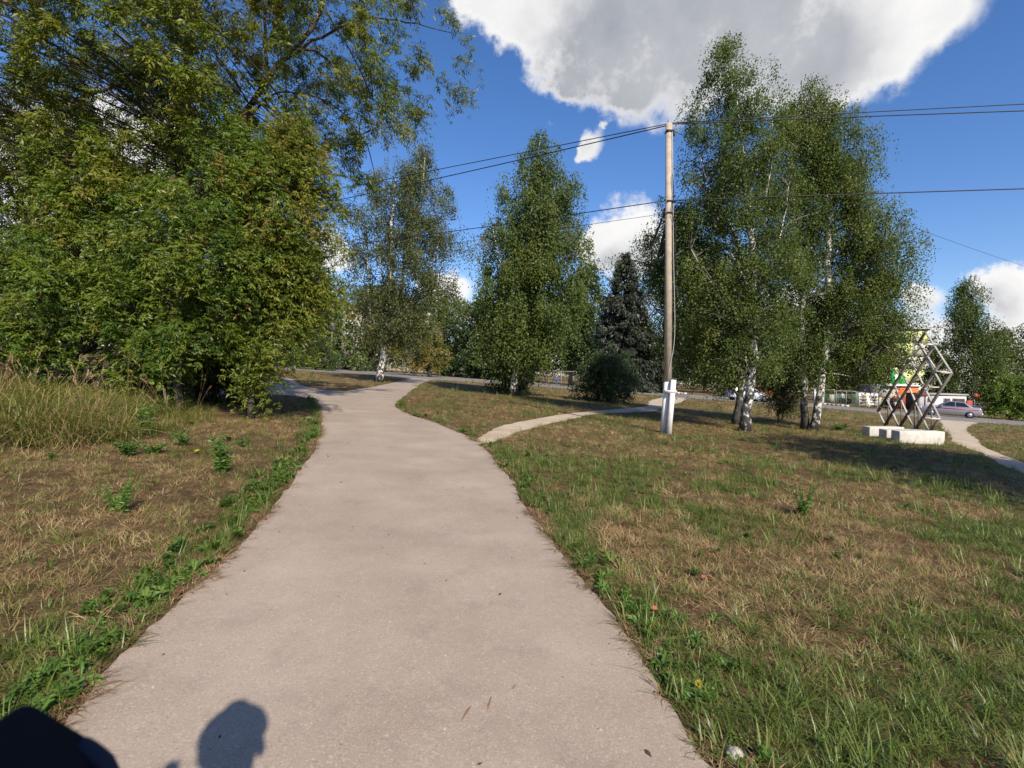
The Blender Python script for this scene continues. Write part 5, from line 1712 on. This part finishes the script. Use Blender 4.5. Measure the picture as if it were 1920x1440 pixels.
post_sign('thin post with a narrow blue sign left of the middle birch', 887.5, 707, 640, [(887, 636, 892, 645, 'blue'), (887, 646, 891.5, 651, 'grey_post')], 'wood', 0.05)
for px, yb, yt, lab in ((1528, 757, 731, 'whitewashed stump post seen left of the pale leaning trunk'), (1542, 757, 731, 'whitewashed stump post seen right of the pale leaning trunk')):
    post_sign(lab, px, yb, yt, [], 'whitewash', 0.16, 'white_post', 'post')

# pale buildings glimpsed between the far trees on the left
def pale_block(label, px0, px1, pyt, D, cols, rows, mat='cream'):
    x0, x1, zb, zt, yv = face_box(px0, px1, pyt, D, 10)
    loc = (x0, yv, zb)
    root = thing('apartment_block', label, 'building', loc)
    mb = MB(); wallbox(mb, x0, x1, yv, yv + 10, zb - 2, zt); mb.build('wall', M[mat], root, loc)
    for r in range(rows):
        for c_ in range(cols):
            xa = x0 + (x1 - x0) * (c_ + 0.25) / cols
            za = zb + (zt - zb) * (r + 0.3) / rows
            f = MB(); wallbox(f, xa, xa + 1.5, yv - 0.05, yv - 0.003, za, za + 1.5); f = f.build('window', M['white'], root, loc)
            g_ = MB(); wallbox(g_, xa + 0.12, xa + 1.38, yv - 0.065, yv - 0.053, za + 0.12, za + 1.38); g_.build('pane', M['glass'], f, loc)
    mb = MB(); wallbox(mb, x0 - 0.3, x1 + 0.3, yv - 0.3, yv + 10.2, zt + 0.003, zt + 0.4); mb.build('roof', M['brown_dark'], root, loc)


pale_block('cream apartment block glimpsed between the trees behind the path-fork birch', 640, 800, 575, 112, 5, 5)
b0 = GD(654, 80)
gr = thing('white_garage', 'small white garage with a dark opening behind the far grass', 'garage', b0)
mb = MB(); wallbox(mb, b0[0] - 1.2, b0[0] + 1.0, b0[1], b0[1] + 3, b0[2], b0[2] + 1.7); mb.build('wall', M['white_wall'], gr, b0)
mb = MB(); wallbox(mb, b0[0] - 0.7, b0[0] + 0.1, b0[1] - 0.04, b0[1] - 0.003, b0[2], b0[2] + 1.4); mb.build('door', M['brown_dark'], gr, b0)
mb = MB(); wallbox(mb, b0[0] - 1.3, b0[0] + 1.1, b0[1] - 0.2, b0[1] + 3.1, b0[2] + 1.703, b0[2] + 1.85); mb.build('roof', M['brown_dark'], gr, b0)

# ------------------------------------------------------------------ people
def person(label, loc, h, rz, pose, cloth, trousers, cap=None, hair='hair', head_fwd=0.0):
    """one continuous skinned body, clothes as coloured regions, hair / cap as children"""
    s = h / 1.75
    J = {'pel': (0, 0, .95, .125), 'wai': (0, 0, 1.08, .115), 'che': (0, .01, 1.30, .145), 'nec': (0, .02, 1.47, .058), 'hea': (0, .05, 1.60, .088), 'top': (0, .05, 1.68, .075)}
    E = [('pel', 'wai'), ('wai', 'che'), ('che', 'nec'), ('nec', 'hea'), ('hea', 'top')]
    for sd, nm in ((-1, 'l'), (1, 'r')):
        st_ = 0.10 if pose == 'walk' else 0.0
        J[nm + 'hip'] = (sd * .095, 0, .90, .095)
        J[nm + 'kne'] = (sd * .10, sd * st_ + .03, .50, .062)
        J[nm + 'ank'] = (sd * .10, sd * st_ * 1.8 - .02, .09, .042)
        J[nm + 'toe'] = (sd * .11, sd * st_ * 1.8 + .15, .035, .034)
        J[nm + 'sho'] = (sd * .18, 0, 1.40, .062)
        if pose == 'hold':
            J[nm + 'elb'] = (sd * .25, .02, 1.12, .045)
            J[nm + 'wri'] = (sd * .20, .22, 1.0, .030)
            hd = np.array([sd * -0.15, .95, -.1])
        else:
            J[nm + 'elb'] = (sd * .25, -.02, 1.12, .045)
            J[nm + 'wri'] = (sd * .26, .08, .88, .030)
            hd = np.array([0, .2, -.95])
        w0 = np.array(J[nm + 'wri'][:3])
        J[nm + 'pal'] = (*(w0 + hd * .07), .034)
        E += [('pel', nm + 'hip'), (nm + 'hip', nm + 'kne'), (nm + 'kne', nm + 'ank'), (nm + 'ank', nm + 'toe'), ('che', nm + 'sho'), (nm + 'sho', nm + 'elb'), (nm + 'elb', nm + 'wri'), (nm + 'wri', nm + 'pal')]
        sdv = np.cross(hd, (0, 0, 1.0)) if abs(hd[2]) < 0.8 else np.array([0, 1.0, 0])
        sdv = sdv / np.linalg.norm(sdv)
        for f_ in range(4):
            k1, k2 = '%sf%d' % (nm, f_), '%sg%d' % (nm, f_)
            q_ = w0 + hd * .12 + sdv * (f_ - 1.5) * .022
            J[k1] = (*q_, .010)
            J[k2] = (*(q_ + hd * (.045, .055, .05, .04)[f_] + np.array([-sd * .012, 0, -.01])), .008)
            E += [(nm + 'pal', k1), (k1, k2)]
        J[nm + 'th'] = (*(w0 + hd * .07 + sdv * -.05), .011)
        E += [(nm + 'pal', nm + 'th')]
    names = list(J)
    root = thing('person', label, 'person', loc, rz)
    me = bpy.data.meshes.new('body')
    me.from_pydata([tuple(np.array(J[n_][:3]) * s) for n_ in names], [(names.index(a), names.index(b_)) for a, b_ in E], [])
    o = bpy.data.objects.new('body', me)
    COL.objects.link(o)
    o.parent = root
    sk = o.modifiers.new('skin', 'SKIN')
    for i, n_ in enumerate(names):
        me.skin_vertices[0].data[i].radius = (J[n_][3] * s, J[n_][3] * s)
    me.skin_vertices[0].data[names.index('pel')].use_root = True
    o.modifiers.new('smooth', 'SUBSURF').levels = 1
    o.modifiers['smooth'].render_levels = 2
    m_, t, b_ = mat_base('clothed_body')
    co = t.nodes.new('ShaderNodeTexCoord')
    sp = t.nodes.new('ShaderNodeSeparateXYZ')
    t.links.new(co.outputs['Object'], sp.inputs[0])
    up = math_n(t, 'GREATER_THAN', sp.outputs['Z'], 0.95 * s)
    hd_ = math_n(t, 'GREATER_THAN', sp.outputs['Z'], 1.46 * s)
    c = mixc(t, up, trousers, cloth)
    c = mixc(t, hd_, c, (0.45, 0.27, 0.20))
    t.links.new(c, b_.inputs['Base Color'])
    b_.inputs['Roughness'].default_value = 0.8
    me.materials.append(m_)
    # face, hair or cap
    hc = np.array([0, .05, 1.635]) * s
    def ball(name, c, r, mat, cut=None):
        bm = bmesh.new()
        bmesh.ops.create_uvsphere(bm, u_segments=20, v_segments=12, radius=1.0)
        for v in bm.verts:
            if cut is not None and v.co.z < cut:
                v.co.z = cut
            v.co = Vector((c[0] + v.co.x * r[0], c[1] + v.co.y * r[1], c[2] + v.co.z * r[2]))
        me_ = bpy.data.meshes.new(name)
        bm.to_mesh(me_); bm.free()
        me_.materials.append(mat)
        for p in me_.polygons:
            p.use_smooth = True
        ob = bpy.data.objects.new(name, me_)
        COL.objects.link(ob); ob.parent = root
        return ob
    ball('hair', hc + np.array([0, -.012, .02]) * s, (.098 * s, .110 * s, .115 * s), M[hair], -0.25)
    ball('nose', hc + np.array([0, .105, -.02]) * s, (.014 * s, .02 * s, .024 * s), M['skin'])
    for sd in (-1, 1):
        ball('eye', hc + np.array([sd * .033, .085, .01]) * s, (.012 * s, .01 * s, .009 * s), M['white'])
        ball('ear', hc + np.array([sd * .095, 0, -.01]) * s, (.012 * s, .022 * s, .034 * s), M['skin'])
    if cap:
        ball('cap', hc + np.array([0, -.005, .045]) * s, (.108 * s, .12 * s, .10 * s), M[cap], -0.05)
        ball('cap_button', hc + np.array([0, 0, .15]) * s, (.045 * s, .045 * s, .03 * s), M[cap])
    return root


g_ = GD(1580, 63)
person('person in a white top and dark trousers walking behind the wire fence', g_, 1.65, 2.2, 'walk', (0.72, 0.72, 0.7), (0.03, 0.03, 0.035))
g_ = GD(1651, 60.5)
person('person in a pale yellow top standing by the dark green shed', g_, 1.5, 3.0, 'stand', (0.55, 0.45, 0.18), (0.4, 0.4, 0.38))
g_ = GD(1681, 58)
person('person in dark clothes and a white cap before the kiosk door', g_, 1.6, 0.6, 'stand', (0.02, 0.02, 0.022), (0.55, 0.53, 0.5), cap='white_cloth')
g_ = GD(1044, 66.5)
person('small person in blue standing behind the wire fence', g_, 1.35, 0.5, 'stand', (0.03, 0.13, 0.45), (0.03, 0.12, 0.40), cap='white_cloth')
b0 = GD(1667, 59)
pc = thing('pushchair', 'blue pushchair beside the person in the white cap', 'pushchair', b0, 0.5)
MB().add(*[np.array([(-.25, -.3, .35), (.25, -.3, .35), (.25, .25, .4), (-.25, .25, .4), (-.25, -.35, .75), (.25, -.35, .75), (.25, .32, .95), (-.25, .32, .95)])], quads=[[3, 2, 1, 0], [0, 1, 5, 4], [1, 2, 6, 5], [2, 3, 7, 6], [3, 0, 4, 7]]).build('seat', M['navy'], pc)
MB().tube([(-.25, .35, .9), (-.25, .6, 1.05), (.25, .6, 1.05), (.25, .35, .9)], 0.015, 5).build('handle', M['dark_metal'], pc)
for sx_ in (-.27, .27):
    for sy_ in (-.3, .35):
        MB().tube([(sx_ - .02, sy_, .11), (sx_ + .02, sy_, .11)], 0.11, 12).build('wheel', M['tyre'], pc)
    MB().tube([(sx_, -.3, .11), (sx_, .3, .8)], 0.013, 5).build('frame', M['dark_metal'], pc)
    MB().tube([(sx_, .35, .11), (sx_, -.25, .5)], 0.013, 5).build('frame', M['dark_metal'], pc)

# the photographer behind the lens: only the shadow of head and an added block shows
hs_pt = G(440, 1388)
t_ = (hs_pt[1] + 0.17) / (SUN[1] * -1)
hp = hs_pt + SUN * t_
ph = 1.75 * (hp[2] - gz(hp[0])) / 1.645
person('person behind the camera whose head casts the round shadow on the path', (hp[0], hp[1] - 0.06, gz(hp[0])), ph, 0.0, 'hold', (0.02, 0.02, 0.024), (0.03, 0.03, 0.04), cap='black')
who = [o for o in sc.objects if o.get('label', '').startswith('person behind')][0]
off = hp - np.array(who.location)
MB().box(off + [-0.165, -0.075, -0.075], (0.035, 0.035, 0.075)).box(off + [-0.16, -0.07, -0.125], (0.10, 0.05, 0.035)).bar(off + [-0.20, -0.08, -0.135], off + [-0.03, -0.03, -0.15], 0.03, 0.03).build('shadow_block', M['black'], who)  # unseen block and bar, shaped for the small shadow beside the head

# black padded bag corner just below the lens
bg_p = W(60, 1475, 0.34)
bag = thing('shoulder_bag', 'out of focus black padded bag corner at the lower edge of the view', 'bag', bg_p)
poly = [(-90, 1402), (0, 1350), (44, 1318), (62, 1318), (120, 1352), (185, 1392), (222, 1432), (240, 1475), (246, 1560), (-90, 1560)]
pl = np.array([[(x - 60) / FPX * 0.34, (1475 - y) / FPX * 0.34] for x, y in poly])[::-1]
mb = MB(); mb.prism(pl, c_r, c_u, c_f, bg_p, -0.045)
o = mb.build('pouch', M['black'], bag, bg_p)
bv = o.modifiers.new('edge', 'BEVEL'); bv.width = 0.004; bv.segments = 3; bv.limit_method = 'ANGLE'
MB().tube(resample(np.array([W(150, 1400, 0.335), W(195, 1430, 0.333), W(215, 1500, 0.33), W(200, 1620, 0.33)]), 14), 0.006, 8).build('strap', M['navy'], bag, bg_p)

# ------------------------------------------------------------------ single weeds, fallen leaves, stone
def herb(name, label, px, py, h, spread, n, L, wr, mat='weed_leaf', upright=0.9, tint=(0.35, 0.2)):
    b0 = G(px, py)
    root = thing(name, label, 'weed', b0)
    stm, lf = MB(), MB()
    for k_ in range(n):
        a = rng.random() * 6.28
        r = spread * rng.uniform(0.2, 1.0)
        tip = np.array([math.cos(a) * r, math.sin(a) * r, h * rng.uniform(0.6, 1.05)])
        st_ = np.array([math.cos(a) * 0.05, math.sin(a) * 0.05, 0]) * rng.random()
        u = np.linspace(0, 1, 5)[:, None]
        P = st_ * (1 - u) + tip * u * np.array([1, 1, 1])
        P[:, :2] = st_[:2] * (1 - u) + tip[:2] * u ** 1.6
        stm.tube(P + b0, [0.004, 0.003, 0.003, 0.002, 0.0015], 4, cap=False)
        m_ = int(26 * upright + 14)
        uu = rng.uniform(0.12, 1.0, m_)
        C = np.stack([np.interp(uu, u[:, 0], P[:, j]) for j in range(3)], 1) + b0
        Dv = rand_unit(m_) * [1, 1, 0.5] + [0, 0, 0.25]
        Dv /= np.linalg.norm(Dv, axis=1)[:, None]
        add_leaves(lf, C, Dv, L * (1.15 - 0.6 * uu) * rng.uniform(0.7, 1.3, m_), wr, rng.normal(tint[0], tint[1], m_))
    stm.build('stems', M['weed_leaf'], root, b0)
    lf.build('leaves', M[mat], root, b0)
    return root


herb('mugwort_plant', 'bushy upright green weed standing alone in the straw left of the path', 416, 886, 0.46, 0.15, 16, 0.07, 0.3)
herb('mugwort_plant', 'low dark green weed clump nearest the tall grass', 240, 855, 0.20, 0.22, 14, 0.06, 0.35, tint=(0.2, 0.2))
herb('mugwort_plant', 'low sprawling green weed clump right of the dark clump', 288, 850, 0.14, 0.25, 12, 0.05, 0.35)
herb('mugwort_plant', 'thin straggling weed between the upright weed and the thickets', 345, 836, 0.26, 0.22, 9, 0.06, 0.3)
herb('mugwort_plant', 'green leafy weed at the foot of the dark thicket', 272, 815, 0.55, 0.16, 14, 0.085, 0.35)
herb('mugwort_plant', 'pale green feathery weed in the dry grass nearest the viewer on the left', 225, 962, 0.30, 0.24, 18, 0.045, 0.25, tint=(0.6, 0.2))
herb('mugwort_plant', 'small weed sprig between the upright weed and the path edge', 455, 838, 0.16, 0.15, 8, 0.05, 0.3)
herb('mugwort_plant', 'tall feathery weed among the grass right of the path', 1505, 968, 0.40, 0.22, 14, 0.05, 0.25, tint=(0.5, 0.2))
herb('mugwort_plant', 'low dark weed patch beside the paired birch trunks', 1575, 808, 0.3, 0.5, 22, 0.09, 0.35, tint=(0.25, 0.2))
bp = G(312, 790)
bd = thing('burdock_plant', 'broad-leaved burdock climbing at the foot of the thicket', 'weed', bp)
stm = MB()
for k_ in range(5):
    tip = bp + np.array([rng.normal(0, .2), rng.normal(0, .15), rng.uniform(.5, .95)])
    stm.tube([bp, (bp + tip) / 2 + [0, 0, .08], tip], [0.008, 0.006, 0.004], 5)
stm.build('stems', M['wood'], bd, bp)
for k_ in range(24):
    c_ = bp + np.array([rng.normal(0, .26), rng.normal(-0.05, .18), rng.uniform(.25, 1.0)])
    az = rng.random() * 6.28
    d = np.array([math.cos(az), math.sin(az), -0.35]); sd_ = np.array([-d[1], d[0], 0.1]); L_ = rng.uniform(.1, .17)
    up_ = np.array([0, 0, L_ * .18])
    v = [c_, c_ + d * L_ * .25 + sd_ * L_ * .42 + up_, c_ + d * L_ * .65 + sd_ * L_ * .36, c_ + d * L_, c_ + d * L_ * .65 - sd_ * L_ * .36, c_ + d * L_ * .25 - sd_ * L_ * .42 + up_, c_ + d * L_ * .5 - up_ * .3]
    MB().add(v, tris=[[0, 1, 6], [1, 2, 6], [2, 3, 6], [3, 4, 6], [4, 5, 6], [5, 0, 6]], tint=rng.random()).build('leaf', M['weed_leaf'], bd, bp)


def fallen(label, px, py, L, mat):
    p = G(px, py) + np.array([0, 0, 0.035])
    az = rng.random() * 6.28
    d = np.array([math.cos(az), math.sin(az), 0.15]); s_ = np.array([-d[1], d[0], 0.25])
    v = [p, p + d * L * .35 + s_ * L * .3, p + d * L * .7 + s_ * L * .22, p + d * L, p + d * L * .7 - s_ * L * .22 + [0, 0, .02], p + d * L * .35 - s_ * L * .3 + [0, 0, .02], p + d * L * .5 - [0, 0, .01]]
    o = MB().add(v, tris=[[0, 1, 6], [1, 2, 6], [2, 3, 6], [3, 4, 6], [4, 5, 6], [5, 0, 6]]).build('fallen_leaf', M[mat], None, tuple(p))
    tag(o, label, 'leaf')


fallen('bright yellow leaf fallen in the grass near the path edge', 1312, 1306, 0.055, 'gold_leaf')
fallen('pale yellow leaf fallen in the straw near the upright weed', 366, 852, 0.11, 'gold_leaf')
fallen('yellow leaf fallen in the straw nearer the path than the dark weeds', 314, 864, 0.09, 'gold_leaf')
fallen('reddish leaf fallen on the bare brown patch right of the path', 1326, 1092, 0.06, 'rust_leaf')
fallen('small red leaf fallen among the grass well right of the path', 1505, 1277, 0.05, 'rust_leaf')
fallen('rusty leaf fallen on the soil beside the path edge', 1236, 1155, 0.05, 'rust_leaf')
sp_ = G(1378, 1424)
bm = bmesh.new()
bmesh.ops.create_icosphere(bm, subdivisions=3, radius=1.0)
for v in bm.verts:
    k_ = 1 + 0.12 * math.sin(v.co.x * 5 + 1) * math.cos(v.co.y * 4) + 0.06 * math.sin(v.co.z * 9)
    v.co = Vector((v.co.x * 0.032 * k_, v.co.y * 0.028 * k_, v.co.z * 0.024 * k_))
me = bpy.data.meshes.new('stone'); bm.to_mesh(me); bm.free(); me.materials.append(M['stone'])
o = bpy.data.objects.new('stone', me); COL.objects.link(o); o.location = tuple(sp_ + [0, 0, 0.02])
tag(o, 'pale rounded stone lying at the edge of the path', 'stone')
tf = sum(len(o.data.polygons) for o in sc.objects if o.type == 'MESH')
print('POLYS', tf, 'OBJECTS', len(sc.objects))
